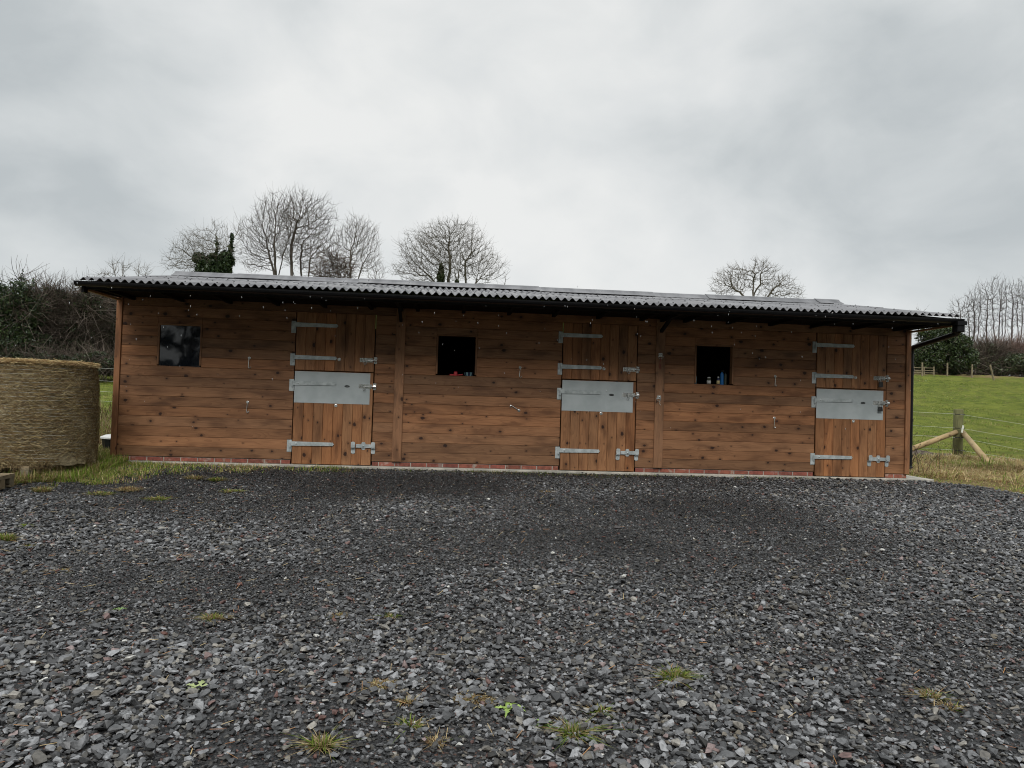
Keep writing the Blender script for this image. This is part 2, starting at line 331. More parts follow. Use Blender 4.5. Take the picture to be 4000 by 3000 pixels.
# ------------------------------------------------------------------ mesh helpers
class MB:
    def __init__(s): s.v = []; s.f = []; s.uv = []; s.c = []
    def add(s, vs, fs, uvs=None, col=(1, 1, 1)):
        o = len(s.v); s.v += [tuple(p) for p in vs]
        for k, f in enumerate(fs):
            s.f.append([o + i for i in f]); s.c.append(col)
            s.uv.append(uvs[k] if uvs else [(vs[i][0], vs[i][2]) for i in f])
    def box(s, x0, x1, y0, y1, z0, z1, col=(1, 1, 1), along='x', ch=0.0, off=None):
        """box whose front (low y) edges may be chamfered; uv in metres along the grain"""
        o = off if off is not None else (random.uniform(0, 60), random.uniform(0, 60))
        c = min(ch, (x1 - x0) / 3, (z1 - z0) / 3)
        vs = [(x0, y1, z0), (x1, y1, z0), (x1, y1, z1), (x0, y1, z1), (x0, y0 + c, z0), (x1, y0 + c, z0), (x1, y0 + c, z1), (x0, y0 + c, z1)]
        fs = [(1, 0, 3, 2), (0, 1, 5, 4), (1, 2, 6, 5), (2, 3, 7, 6), (3, 0, 4, 7)]
        if c > 0:
            vs += [(x0 + c, y0, z0 + c), (x1 - c, y0, z0 + c), (x1 - c, y0, z1 - c), (x0 + c, y0, z1 - c)]
            fs += [(8, 9, 10, 11), (4, 5, 9, 8), (5, 6, 10, 9), (6, 7, 11, 10), (7, 4, 8, 11)]
        else: fs += [(4, 5, 6, 7)]
        def uvp(p):
            x, y, z = p
            if along == 'x': return (x + o[0], z + y + o[1])
            if along == 'z': return (z + o[0], x + y + o[1])
            return (y + o[0], x + z + o[1])
        s.add(vs, fs, [[uvp(vs[i]) for i in f] for f in fs], col)
    def tube(s, pts, r, n=8, col=(1, 1, 1), cap=True, closed=False):
        pts = [Vector(p) for p in pts]; m = len(pts)
        rs = r if isinstance(r, (list, tuple)) else [r] * m
        vs = []; prev = None
        for i, p in enumerate(pts):
            if closed: t = pts[(i + 1) % m] - pts[i - 1]
            else: t = pts[min(i + 1, m - 1)] - pts[max(i - 1, 0)]
            t.normalize()
            a = (prev - t * prev.dot(t)) if prev is not None else t.orthogonal()
            a.normalize(); prev = a; b = t.cross(a)
            for k in range(n):
                an = 2 * PI * k / n; vs.append(p + (a * math.cos(an) + b * math.sin(an)) * rs[i])
        fs = []; uvs = []; o = random.uniform(0, 50)
        rng = range(m) if closed else range(m - 1)
        for i in rng:
            j = (i + 1) % m
            for k in range(n):
                k2 = (k + 1) % n
                fs.append((i * n + k, i * n + k2, j * n + k2, j * n + k))
                li, lj = (pts[i] - pts[0]).length, (pts[j] - pts[0]).length
                w = 2 * PI * max(rs) / n
                uvs.append([(li + o, k * w + o), (li + o, (k + 1) * w + o), (lj + o, (k + 1) * w + o), (lj + o, k * w + o)])
        if cap and not closed:
            fs.append(tuple(range(n))[::-1]); uvs.append([(vs[i][0] * .2 + o, vs[i][2] * .2) for i in fs[-1]])
            fs.append(tuple((m - 1) * n + k for k in range(n))); uvs.append([(vs[i][0] * .2 + o, vs[i][2] * .2) for i in fs[-1]])
        s.add(vs, fs, uvs, col)
    def lathe(s, c, prof, n=16, col=(1, 1, 1), axis='z'):
        vs = []; m = len(prof)
        for (r, h) in prof:
            for k in range(n):
                a = 2 * PI * k / n; ca, sa = math.cos(a) * r, math.sin(a) * r
                if axis == 'z': vs.append((c[0] + ca, c[1] + sa, c[2] + h))
                elif axis == 'y': vs.append((c[0] + ca, c[1] - h, c[2] + sa))
                else: vs.append((c[0] + h, c[1] + ca, c[2] + sa))
        fs = [(i * n + k, i * n + (k + 1) % n, (i + 1) * n + (k + 1) % n, (i + 1) * n + k) for i in range(m - 1) for k in range(n)]
        fs.append(tuple(range(n))[::-1]); fs.append(tuple((m - 1) * n + k for k in range(n)))
        s.add(vs, fs, None, col)
    def prism(s, poly, y0, y1, col=(1, 1, 1)):
        """polygon in xz extruded along y"""
        n = len(poly)
        vs = [(x, y0, z) for x, z in poly] + [(x, y1, z) for x, z in poly]
        fs = [tuple(range(n)), tuple(range(2 * n - 1, n - 1, -1))] + [(i, (i + 1) % n, n + (i + 1) % n, n + i)[::-1] for i in range(n)]
        s.add(vs, fs, None, col)
    def build(s, name, mat, parent=None, smooth=False):
        me = D.meshes.new(name); me.from_pydata(s.v, [], s.f)
        uvl = me.uv_layers.new(name='UV')
        uvl.data.foreach_set('uv', np.array([c for f in s.uv for p in f for c in p], dtype=np.float32))
        at = me.attributes.new('col', 'FLOAT_COLOR', 'FACE')
        at.data.foreach_set('color', np.array([c for f in s.c for c in (*f, 1)], dtype=np.float32))
        bm = bmesh.new(); bm.from_mesh(me); bmesh.ops.recalc_face_normals(bm, faces=bm.faces); bm.to_mesh(me); bm.free()
        if smooth: me.polygons.foreach_set('use_smooth', [True] * len(me.polygons))
        me.materials.append(mat)
        o = D.objects.new(name, me); COL.objects.link(o)
        if parent is not None:
            o.parent = parent; o.matrix_parent_inverse = parent.matrix_basis.inverted() if False else Matrix.Translation(-Vector(parent_loc(parent)))
        return o
def parent_loc(o):
    v = Vector(o.location)
    p = o.parent
    return v + (Vector(o.matrix_parent_inverse.translation) + Vector(parent_loc(p)) if p else Vector((0, 0, 0)))
def fast(name, V, F, mat, C=None, parent=None, smooth=False, UV=None):
    """numpy arrays -> one mesh object; C is a colour per vertex"""
    V = np.asarray(V, np.float32); F = np.asarray(F, np.int32); k = F.shape[1]
    me = D.meshes.new(name)
    me.vertices.add(len(V)); me.vertices.foreach_set('co', V.ravel())
    me.loops.add(F.size); me.loops.foreach_set('vertex_index', F.ravel())
    me.polygons.add(len(F)); me.polygons.foreach_set('loop_start', np.arange(0, F.size, k, dtype=np.int32))
    me.polygons.foreach_set('loop_total', np.full(len(F), k, np.int32))
    if smooth: me.polygons.foreach_set('use_smooth', np.ones(len(F), bool))
    else: me.polygons.foreach_set('use_smooth', np.zeros(len(F), bool))
    me.update(calc_edges=True)
    if C is not None:
        at = me.attributes.new('col', 'FLOAT_COLOR', 'POINT')
        C = np.asarray(C, np.float32)
        if C.shape[1] == 3: C = np.hstack([C, np.ones((len(C), 1), np.float32)])
        at.data.foreach_set('color', C.ravel())
    if UV is not None:
        l = me.uv_layers.new(name='UV'); l.data.foreach_set('uv', np.asarray(UV, np.float32)[F.ravel()].ravel())
    me.materials.append(mat)
    o = D.objects.new(name, me); COL.objects.link(o)
    if parent is not None:
        o.parent = parent; o.matrix_parent_inverse = Matrix.Translation(-Vector(parent_loc(parent)))
    return o
def tag(o, label, cat=None, group=None, kind=None):
    o['label'] = label
    if cat: o['category'] = cat
    if group: o['group'] = group
    if kind: o['kind'] = kind
    return o
def thing(name, label, cat, loc=(0, 0, 0), group=None):
    o = D.objects.new(name, None); COL.objects.link(o); o.location = loc; o.empty_display_size = .2
    return tag(o, label, cat, group)
def struct(o, label=None):
    o['kind'] = 'structure'
    if label: o['label'] = label
    return o

# ------------------------------------------------------------------ ground
def axis(a, b, c, d, fine, grow=1.25):
    xs = list(np.arange(b, c + 1e-6, fine)); st = fine; x = b
    while x > a: st *= grow; x -= st; xs.insert(0, x)
    st = fine; x = xs[-1]
    while x < d: st *= grow; x += st; xs.append(x)
    return np.array(xs)
gx = axis(-700, -22, 62, 700, .32); gy = axis(-500, -3, 64, 900, .32)
X, Y = np.meshgrid(gx, gy); Z = H(X, Y)
Z = Z - .06 * ((Y < .5) & (X > -30) & (X < 40)) * ss((-Y + .5) / .6)     # kept under the gravel sheet
nx, ny = len(gx), len(gy)
V = np.stack([X.ravel(), Y.ravel(), Z.ravel()], 1)
ii = (np.arange(ny - 1)[:, None] * nx + np.arange(nx - 1)[None, :]).ravel()
F = np.stack([ii, ii + 1, ii + nx + 1, ii + nx], 1)
def strip(x, y):      # signed distance beyond the wire fence that runs behind the stable
    fy = np.where(x > 13.9, 5.85 - (x - 13.9) * 2.0, 5.85 + (13.9 - x) * .05)
    return y - fy
sd = strip(X, Y)
mud = .80 * ss((sd + .6) / .5) * ss((3.4 - sd) / 2.0) * (X > 5)
mud = np.maximum(mud, .30 * ss((14 - sd) / 12) * (sd > 0) * (X > 5))
straw = .75 * (X > 8.9) * ss((.2 - sd) / 1.0) + .8 * (X < 0) * (X > -12) * ss((Y - .5) / 1) * ss((4.5 - Y) / 2)
straw = np.maximum(straw, .6 * ss((Y - 53) / 3) * (X > 20))
Cc = np.stack([mud.ravel(), straw.ravel(), 0 * mud.ravel()], 1)
struct(fast('pasture_ground', V, F, M['ground'], Cc, smooth=True), 'green pasture rising behind the stable, muddy near the fence')

# gravel yard sheet, bounded on the right and the far side by the grass
edge = [ground(u, v + 2, 6) for u, v in ((3625, 1884), (3690, 1888), (3790, 1896), (3860, 1908), (3930, 1920), (4000, 1932))]
RE = np.array([(9.0, .12)] + [(p[0], p[1]) for p in edge] + [(edge[-1][0] + 6, edge[-1][1] - 4.5), (edge[-1][0] + 14, edge[-1][1] - 12)])
def gravel_limit(x):
    return np.where(x > 9.0, np.interp(x, RE[:, 0], RE[:, 1]), .12)
xs = np.arange(-16, 26, .12); yt = np.linspace(0, 1, 130)
X, T = np.meshgrid(xs, yt)
Yl = gravel_limit(X); Y = Yl - (1 - T) * (Yl + 18)
Z = H(X, Y) + .004
nx, ny = len(xs), len(yt)
V = np.stack([X.ravel(), Y.ravel(), Z.ravel()], 1)
ii = (np.arange(ny - 1)[:, None] * nx + np.arange(nx - 1)[None, :]).ravel()
F = np.stack([ii, ii + 1, ii + nx + 1, ii + nx], 1)
struct(fast('gravel_yard', V, F, M['yard'], smooth=True), 'dark slate gravel yard in front of the stable')

# ------------------------------------------------------------------ stones
def hull_proto(n, seed):
    r = np.random.default_rng(seed)
    p = r.normal(size=(n, 3)); p /= (np.abs(p) ** 2.8).sum(1)[:, None] ** (1 / 2.8); p *= r.uniform(.84, 1.04, (n, 1))
    bm = bmesh.new(); vs = [bm.verts.new(q) for q in p]
    res = bmesh.ops.convex_hull(bm, input=vs)
    bmesh.ops.delete(bm, geom=[g for g in bm.verts if not g.link_faces], context='VERTS')
    bmesh.ops.triangulate(bm, faces=bm.faces); bm.verts.index_update()
    V = np.array([v.co[:] for v in bm.verts]); F = np.array([[v.index for v in f.verts] for f in bm.faces]); bm.free()
    return V, F
def rotm(ax, ay, az):
    ca, sa, cb, sb, cc, sc = np.cos(ax), np.sin(ax), np.cos(ay), np.sin(ay), np.cos(az), np.sin(az)
    R = np.empty((len(ax), 3, 3))
    R[:, 0, 0] = cb * cc; R[:, 0, 1] = sa * sb * cc - ca * sc; R[:, 0, 2] = ca * sb * cc + sa * sc
    R[:, 1, 0] = cb * sc; R[:, 1, 1] = sa * sb * sc + ca * cc; R[:, 1, 2] = ca * sb * sc - sa * cc
    R[:, 2, 0] = -sb; R[:, 2, 1] = sa * cb; R[:, 2, 2] = ca * cb
    return R
def in_view(x, y, m=2.2):
    dx, dy = x - CAM[0], y - CAM[1]
    z = dx * FW[0] + dy * FW[1]; s = dx * RT[0] + dy * RT[1]
    return (z > 1.6) & (np.abs(s) < z * .7143 + m)
def coarse(x, y):
    c = fbm(x * .55 + 4, y * .8 + 3, 21)
    c = .5 + (c - .47) * 1.9
    c = c + .35 * ss((-y - 4.0) / 3) + .6 * ss((x - 4.5) / 4.5) + .35 * ss((-x + .2) / 2.5) * ss((-y - 1.5) / 2) - .24 * ss((y + 4.2) / 3.2) * ss((8.0 - x) / 3)
    return np.clip(c, 0, 1)
def stones(name, n, smin, smax, seed, label, box=(-9, 15, -8.4, .1), keepf=None, flatz=.5, lift=(0, .006), PROTO=None):
    PROTO = PROTO or PROTO_L
    r = np.random.default_rng(seed)
    x = r.uniform(box[0], box[1], n); y = r.uniform(box[2], box[3], n)
    k = in_view(x, y) & (y < gravel_limit(x) - .02)
    k &= ~((y > -.10) & (x > -2.3) & (x < 9.1))
    c = coarse(x, y)
    if keepf is not None: k &= r.uniform(0, 1, n) < keepf(x, y, c)
    k &= ~((x < -2.2) & (r.uniform(0, 1, n) < ss((y + 1.9 + .25 * (x + 2.2)) / .8)))
    x, y, c = x[k], y[k], c[k]; n = len(x)
    size = smin + (smax - smin) * r.beta(1.6, 4, n) * (.55 + .6 * c)
    z = H(x, y) + .004 + size * r.uniform(.05, .45, n) + r.uniform(*lift, n)
    sc = np.stack([size * r.uniform(.75, 1.35, n), size * r.uniform(.6, 1.05, n), size * flatz * r.uniform(.6, 1.3, n)], 1)
    R = rotm(r.normal(0, .24, n), r.normal(0, .24, n), r.uniform(0, 2 * PI, n))
    g = r.lognormal(-2.3, .72, n) * .65
    g = np.clip(g * (.36 + .98 * c) * (1 + .25 * ss((-y - 4.5) / 2.5)), .007, .27)
    col = np.stack([g * 1.0, g * 1.01, g * 1.035], 1)
    q = r.uniform(0, 1, n)
    col[q < .16] *= np.array([1.08, 1.0, .86])
    s = q > .972; col[s] = col[s] * .6 + np.array([.09, .03, .018])
    s = (q > .95) & (q < .972); col[s] = col[s] * .5 + np.array([.11, .09, .06])
    s = (q > .947) & (q < .95); col[s] = np.array([.55, .54, .50])
    VV, FF, CC = [], [], []; off = 0
    for pi, (PV, PF) in enumerate(PROTO):
        idx = np.arange(pi, n, len(PROTO))
        if not len(idx): continue
        W = np.einsum('nij,nkj->nki', R[idx], PV[None] * sc[idx][:, None, :]) + np.stack([x, y, z], 1)[idx][:, None, :]
        VV.append(W.reshape(-1, 3)); nv = len(PV)
        FF.append((PF[None] + (off + np.arange(len(idx)) * nv)[:, None, None]).reshape(-1, 3)); off += nv * len(idx)
        CC.append(np.repeat(col[idx], nv, 0))
    o = fast(name, np.vstack(VV), np.vstack(FF), M['stone'], np.vstack(CC))
    return tag(o, label, None, None, 'stuff')
PROTO_L = [hull_proto(n, 100 + i) for i, n in enumerate((13, 15, 14, 16, 13, 18, 14, 15, 17, 13, 16, 14, 18, 13, 15, 14))]
PROTO_S = [hull_proto(n, 140 + i) for i, n in enumerate((8, 9, 10, 9, 8, 10))]
stones('slate_gravel', 700000, .0058, .0235, 1, 'loose grey slate chips covering the yard', keepf=lambda x, y, c: .58 + .0 * c, flatz=.52)
stones('fine_gravel', 900000, .0042, .0135, 4, 'small dark slate grit between the larger chips', PROTO=PROTO_S, keepf=lambda x, y, c: (.85 - .6 * c) * (y > -6.5), flatz=.7)
stones('coarse_gravel', 190000, .0115, .035, 2, 'larger angular slate pieces on the coarser patches of the yard', keepf=lambda x, y, c: .07 + .62 * c ** 2, flatz=.48, lift=(.002, .018))

# ------------------------------------------------------------------ stable block
XL, XR = -2.26, 8.78
ST = thing('stable_block', 'long brown timber stable block with three doors under a corrugated roof', 'stable', (3.26, 0, 0))
def bcol(a=.74, b=1.18):
    t = random.uniform(a, b); w = random.uniform(-.06, .08)
    return (t * (1 + w), t, t * (1 - w))
DX = (0.0, 3.63, 7.3); DW0, DW1 = .068, 1.113
WIN = ((-1.725, -1.16), (1.95, 2.505), (5.58, 6.143)); WZ0, WZ1 = 1.2555, 1.825
openings = [(d + DW0 - .012, d + DW1 + .012, -.1, 2.06) for d in DX] + [(a, b, WZ0, WZ1) for a, b in WIN]
PA, PB = (1.395, 1.522), (5.013, 5.141)
spans = [(XL + .075, PA[0] + .03), (PA[0] + .033, PB[0] + .03), (PB[0] + .033, XR - .073)]
mb = MB()
P = .1325
for k in range(16):
    z0, z1 = .063 + P * k, .063 + P * (k + 1)
    for (a, b) in spans:
        tone = bcol()
        off = (random.uniform(0, 60), random.uniform(0, 60))
        cuts = sorted([o for o in openings if o[0] < b and o[1] > a and o[2] < z1 - .01 and o[3] > z0 + .01])
        x = a
        for o in cuts:
            if o[0] > x: mb.box(x, o[0], -.0, .022, z0 + .0008, z1 - .0008, tone, 'x', .0045, off)
            if o[3] < z1 - .02: mb.box(o[0], o[1], 0, .022, o[3], z1 - .0012, tone, 'x', .004, off)
            x = o[1]
            tone = bcol(.9, 1.1) if random.random() < .4 else tone
        if x < b: mb.box(x, b, 0, .022, z0 + .0008, z1 - .0008, tone, 'x', .0045, off)
mb.build('wall', M['clad'], ST)
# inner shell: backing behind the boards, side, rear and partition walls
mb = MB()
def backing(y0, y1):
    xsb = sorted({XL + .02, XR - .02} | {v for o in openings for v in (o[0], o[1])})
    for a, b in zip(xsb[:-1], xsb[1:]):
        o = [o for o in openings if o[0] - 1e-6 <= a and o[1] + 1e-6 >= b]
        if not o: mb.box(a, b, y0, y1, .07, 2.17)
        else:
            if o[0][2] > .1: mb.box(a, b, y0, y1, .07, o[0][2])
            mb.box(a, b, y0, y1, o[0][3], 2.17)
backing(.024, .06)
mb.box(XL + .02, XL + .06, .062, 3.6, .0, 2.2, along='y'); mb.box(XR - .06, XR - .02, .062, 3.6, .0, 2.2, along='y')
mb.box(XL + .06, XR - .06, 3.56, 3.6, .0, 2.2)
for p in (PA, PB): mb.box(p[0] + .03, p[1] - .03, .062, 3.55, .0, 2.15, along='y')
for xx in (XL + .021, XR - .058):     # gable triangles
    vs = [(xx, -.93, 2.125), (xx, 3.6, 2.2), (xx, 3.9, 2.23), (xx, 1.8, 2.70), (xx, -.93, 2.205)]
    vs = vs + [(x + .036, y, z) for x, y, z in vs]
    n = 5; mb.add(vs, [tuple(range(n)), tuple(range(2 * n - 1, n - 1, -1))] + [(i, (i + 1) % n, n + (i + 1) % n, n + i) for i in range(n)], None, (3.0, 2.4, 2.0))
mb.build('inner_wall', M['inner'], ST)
# posts
def post(x0, x1, y0, y1, z0, z1, name='post'):
    m = MB(); m.box(x0, x1, y0, y1, z0, z1, bcol(.85, 1.0), 'z', .004); return m.build(name, M['post'], ST)
post(XL, XL + .073, -.022, .06, .06, 2.16, 'corner_post'); post(XR - .072, XR, -.022, .06, .06, 2.16, 'corner_post')
post(*PA, -.024, -.002, .068, 2.15, 'cover_post'); post(*PB, -.024, -.002, .068, 2.15, 'cover_post')
for p in (PA, PB):                      # gallows brackets carrying the canopy, coloured near black to sink into the eaves shade
    xm = sum(p) / 2; m = MB()
    m.tube([(xm, -.03, 1.98), (xm, -.45, 2.12)], .028, 4); m.tube([(xm, -.03, 2.13), (xm, -.93, 2.13)], .03, 4)
    m.build('canopy_bracket', M['fascia'], ST)
# plinth
mo = MB(); PL = {}
xb = XL + .03
while xb < XR - .03:
    w = .2035
    x1 = min(xb + w, XR - .03)
    hit = [d for d in DX if xb < d + DW1 + .02 and x1 > d + DW0 - .02]
    a, b = xb, x1
    if hit:
        d = hit[0]
        if a < d + DW0 - .02 and b > d + DW0 - .02: b = d + DW0 - .02
        elif a < d + DW1 + .02 < b: a = d + DW1 + .02
        else: a = b
    if b - a > .02:
        t = random.uniform(.75, 1.2); PL.setdefault(sum(a > q for q in DX), MB()).box(a, b, .008, .06, .004, .054, (t, t * random.uniform(.9, 1.05), t), 'x', .003)
    xb = x1 + .0125
for q in PL.values(): q.build('brick_plinth', M['brick'], ST)
segs = [(XL + .025, DX[0] + DW0 - .02), (DX[0] + DW1 + .02, DX[1] + DW0 - .02), (DX[1] + DW1 + .02, DX[2] + DW0 - .02), (DX[2] + DW1 + .02, XR - .025)]
for a, b in segs: mo.box(a, b, .0125, .058, .0015, .0575)
mo.build('mortar_bed', M['mortar'], ST)
mb = MB(); mb.box(XL - .02, 9.12, -.075, 3.7, -.25, 0.0, along='x', ch=.006)
struct(mb.build('concrete_slab', M['concrete']), 'pale concrete slab under the stable')

# windows
def window(i, a, b, glazed):
    m = MB(); t = .022; y0, y1 = -.006, .085
    m.box(a, a + t, y0, y1, WZ0 + t, WZ1 - t, (.85, .85, .85), 'z', .003); m.box(b - t, b, y0, y1, WZ0 + t, WZ1 - t, (.85, .85, .85), 'z', .003)
    m.box(a, b, y0, y1, WZ1 - t, WZ1, (.8, .8, .8), 'x', .003); m.box(a, b, -.001, y1 + .04, WZ0 - .004, WZ0 + .006, (.75, .75, .75), 'x', .003)
    w = m.build('window', M['post'], ST)
    if glazed:
        g = MB(); g.box(a + t, b - t, .014, .018, WZ0 + .006, WZ1 - t); g.build('pane', M['glass'], w)
window(0, *WIN[0], True); window(1, *WIN[1], False); window(2, *WIN[2], False)

# doors
def leaf(name, d, z0, z1):
    m = MB(); n = 8; x0, x1 = d + DW0, d + DW1; w = (x1 - x0) / n
    for k in range(n):
        m.box(x0 + k * w + .0012, x0 + (k + 1) * w - .0012, -.008, .018, z0, z1, bcol(.84, 1.15), 'z', .005)
    m.box(x0 + .004, x1 - .004, .0185, .04, z0 + .004, z1 - .004, (.3, .3, .3), 'z')
    return m.build(name, M['door'], ST)
def hinge(d, zt, par):
    m = MB(); ph, pw = .161, .062; x = d
    m.box(x, x + pw, -.0075, -.001, zt - ph, zt, ch=.002)
    for (sx, sz) in ((.012, .015), (.05, .015), (.012, ph - .015), (.05, ph - .015)): m.lathe((x + sx, -.0075, zt - sz), [(.004, 0), (.003, .003), (.0005, .004)], 8, (.6, .6, .6), 'y')
    zc = zt - .066
    m.lathe((x + .043, -.017, zc - .036), [(.011, 0), (.011, .072)], 12)                       # pin barrel
    zs = zt - .047
    x0, x1 = x + .04, x + .622
    m.prism([(x0, zs - .030), (x0 + .1, zs - .029), (x1 - .03, zs - .023), (x1 - .018, zs - .024), (x1 - .012, zs - .012), (x1, zs), (x1 - .012, zs + .012), (x1 - .018, zs + .024), (x1 - .03, zs + .023), (x0 + .1, zs + .027), (x0, zs + .028)], -.021, -.0135)
    m.lathe((x + .122, -.021, zs), [(.014, 0), (.012, .005), (.006, .008), (.001, .009)], 12, (1.3, 1.3, 1.3), 'y')
    for sx in (.2, .32, .45, .56): m.lathe((x + sx, -.0212, zs), [(.0055, 0), (.003, .0005)], 8, (.25, .25, .25), 'y')
    return m.build('hinge', M['galv'], par)
def bolt(d, z, par):
    m = MB(); x0 = d + .921
    m.box(x0, x0 + .176, -.013, -.0085, z - .029, z + .029, ch=.002)
    m.tube([(x0 + .055, -.028, z - .002), (x0 + .205, -.028, z - .002)], .0085, 10)
    m.box(x0 + .072, x0 + .084, -.042, -.012, z - .026, z + .03, ch=.002); m.box(x0 + .14, x0 + .152, -.042, -.012, z - .022, z + .024, ch=.002)
    m.tube([(x0 + .076 + .016 * math.cos(t), -.032, z - .042 + .018 * math.sin(t)) for t in np.linspace(0, 2 * PI, 13)[:-1]], .0035, 6, closed=True)
    m.tube([(x0 + .058, -.028, z), (x0 + .058, -.05, z + .016)], .005, 8)
    m.tube([(x0 + .02, -.0135, z - .012), (x0 + .02, -.02, z), (x0 + .02, -.0135, z + .012)], .004, 6, (.4, .4, .4))
    # keeper on the frame
    m.box(x0 + .188, x0 + .232, -.006, .0005 - .001, z - .046, z + .046, ch=.002)
    m.tube([(x0 + .193, -.024, z), (x0 + .230, -.024, z)], .021, 14)
    return m.build('bolt', M['zinc'], par)
def kick_latch(d, par):
    m = MB()
    def plate(xa, xb, za, zb, y0, y1):
        c = .012; m.prism([(xa, za + c), (xa + c, za), (xb - c, za), (xb, za + c), (xb, zb - c), (xb - c, zb), (xa + c, zb), (xa, zb - c)], y0, y1)
    for xa, yb in ((.849, -.0085), (1.109 + .006, -.0015)):
        plate(d + xa, d + xa + .054, .159 + .004, .243, yb - .005, yb)
        m.box(d + xa, d + xa + .054, yb - .032, yb, .238, .246); plate(d + xa, d + xa + .054, .246, .325, yb - .037, yb - .031)
        for sx, sz in ((.013, .178), (.041, .178), (.013, .222), (.041, .222)): m.lathe((d + xa + sx, yb - .005, sz), [(.005, 0), (.004, .002), (.001, .003)], 8, (.55, .55, .55), 'y')
    plate(d + .985, d + 1.038, .218, .32, -.014, -.0085)
    m.box(d + .913, d + 1.165, -.026, -.0205, .244, .292, ch=.002)
    m.lathe((d + 1.011, -.026, .268), [(.013, 0), (.012, .007), (.006, .011), (.001, .012)], 14, (1.2, 1.2, 1.2), 'y')
    m.lathe((d + 1.011, -.0135, .268), [(.009, 0), (.009, .008)], 10, (1, 1, 1), 'y')
    return m.build('kick_latch', M['galv'], par)
def eye_plate(x, z, par, y=-.0085):
    m = MB(); m.lathe((x, y, z), [(.021, 0), (.021, .003), (.018, .004)], 16, (1, 1, 1), 'y')
    m.tube([(x + .008 * math.cos(t), y - .008 - .0 * t, z + .012 * math.sin(t)) for t in np.linspace(0, 2 * PI, 11)[:-1]], .003, 6, (.6, .6, .6), closed=True)
    return m.build('eye_plate', M['zinc'], par)
for i, d in enumerate(DX):
    lo = leaf('lower_door', d, .008, 1.2565); up = leaf('upper_door', d, 1.268, 2.05)
    lo['label'] = ('lower door leaf of the left stable door', 'lower door leaf of the middle stable door', 'lower door leaf of the right stable door, with a padlock')[i]
    up['label'] = ('upper door leaf of the left stable door', 'upper door leaf of the middle stable door', 'upper door leaf of the right stable door, with a padlock')[i]
    kp = MB(); kp.box(d + .07, d + 1.071, -.0105, -.0085 + .0002, .829, 1.2515, ch=.0008)
    for sx in (.015, .5, .985):
        for sz in (.012, .41): kp.lathe((d + .07 + sx, -.0105, .829 + sz), [(.0045, 0), (.003, .0015), (.0005, .002)], 8, (.55, .55, .55), 'y')
    kp.build('kick_plate', M['plate'], lo)
    hinge(d, 1.925, up); hinge(d, 1.486, up); hinge(d, 1.141, lo); hinge(d, .327, lo)
    bolt(d, 1.43, up); bolt(d, 1.073, lo); kick_latch(d, lo)
    eye_plate(d + .648, 1.426, up); eye_plate(d + .626, .802, lo)
    b = MB(); cx, cz = d + .766, 1.067
    b.prism([(cx + .035 * math.cos(t), cz + .0145 * math.sin(t)) for t in np.linspace(0, 2 * PI, 25)[:-1]], -.0135, -.0104)
    bo = b.build('maker_badge', M['badge'], lo)
    b = MB(); x0_ = cx - .02
    for k, hh in enumerate((.006, .004, .006, .004, .005, .006, .004)): b.box(x0_ + k * .006, x0_ + k * .006 + .0035, -.0142, -.0134, cz - .003, cz - .003 + hh)
    # (raised silver lettering, far too small to read)
    b2 = b.build('badge_lettering', M['galv'], lo)
for i, x in enumerate((-.535, 3.107, 6.757)):
    for j, z in enumerate((1.405, .812)):
        m = MB(); y = -.0005
        m.lathe((x, y, z), [(.019, 0), (.019, .003), (.015, .005)], 16, (1, 1, 1), 'y')
        m.tube([(x + .009 * math.cos(t), y - .012, z + .009 * math.sin(t)) for t in np.linspace(0, 2 * PI, 11)[:-1]], .003, 6, closed=True)
        a = -PI / 2 - .06 if not (i == 1 and j == 1) else PI - .55
        dr = Vector((math.cos(a), 0, math.sin(a))); pr = Vector((dr.z, 0, -dr.x))
        p0 = Vector((x, y - .012, z)) + dr * .008; p1 = p0 + dr * .115
        m.tube([p0, p1], .0042, 8)
        m.tube([p1 + dr * (.013 * math.sin(t)) + pr * (.013 * (math.cos(t) - 1)) for t in np.linspace(0, 1.25 * PI, 10)], .0042, 8)
        m.build('door_hook', M['zinc'], ST)
for j, z in enumerate((1.648, 1.055)):
    m = MB(); x = 5.075 - .006 * j; y = -.0245
    m.box(x - .026, x + .026, y - .004, y, z - .026, z + .026, ch=.001)
    for sx in (-.018, .018):
        for sz in (-.018, .018): m.lathe((x + sx, y - .004, z + sz), [(.004, 0), (.002, .001)], 8, (.3, .3, .3), 'y')
    m.tube([(x - .012, y - .004, z), (x - .006, y - .018, z + .004), (x + .006, y - .018, z + .004), (x + .012, y - .004, z)], .004, 6, (.6, .6, .6))
    m.tube([(x - .008 * j + .031 * math.cos(t), y - .014, z - .024 + .031 * math.sin(t)) for t in np.linspace(0, 2 * PI, 21)[:-1]], .0035, 8, closed=True)
    m.build('tie_ring', M['zinc'], ST)
m = MB(); m.tube([(5.068, -.05, 1.60), (5.063, -.043, 1.53), (5.062, -.04, 1.47), (5.069, -.04, 1.445), (5.078, -.04, 1.47), (5.078, -.042, 1.52)], .004, 6)
tag(m.build('twine_loop', M['twine']), 'loop of dark red baler twine hanging from the upper tie ring on the post', 'twine')
m = MB(); m.tube([(5.066, -.055, 1.005), (5.078, -.05, .985), (5.072, -.045, .975), (5.086, -.04, .945)], .0035, 6)
tag(m.build('string_tie', M['rope']), 'short pale string knotted to the lower tie ring on the post', 'string')

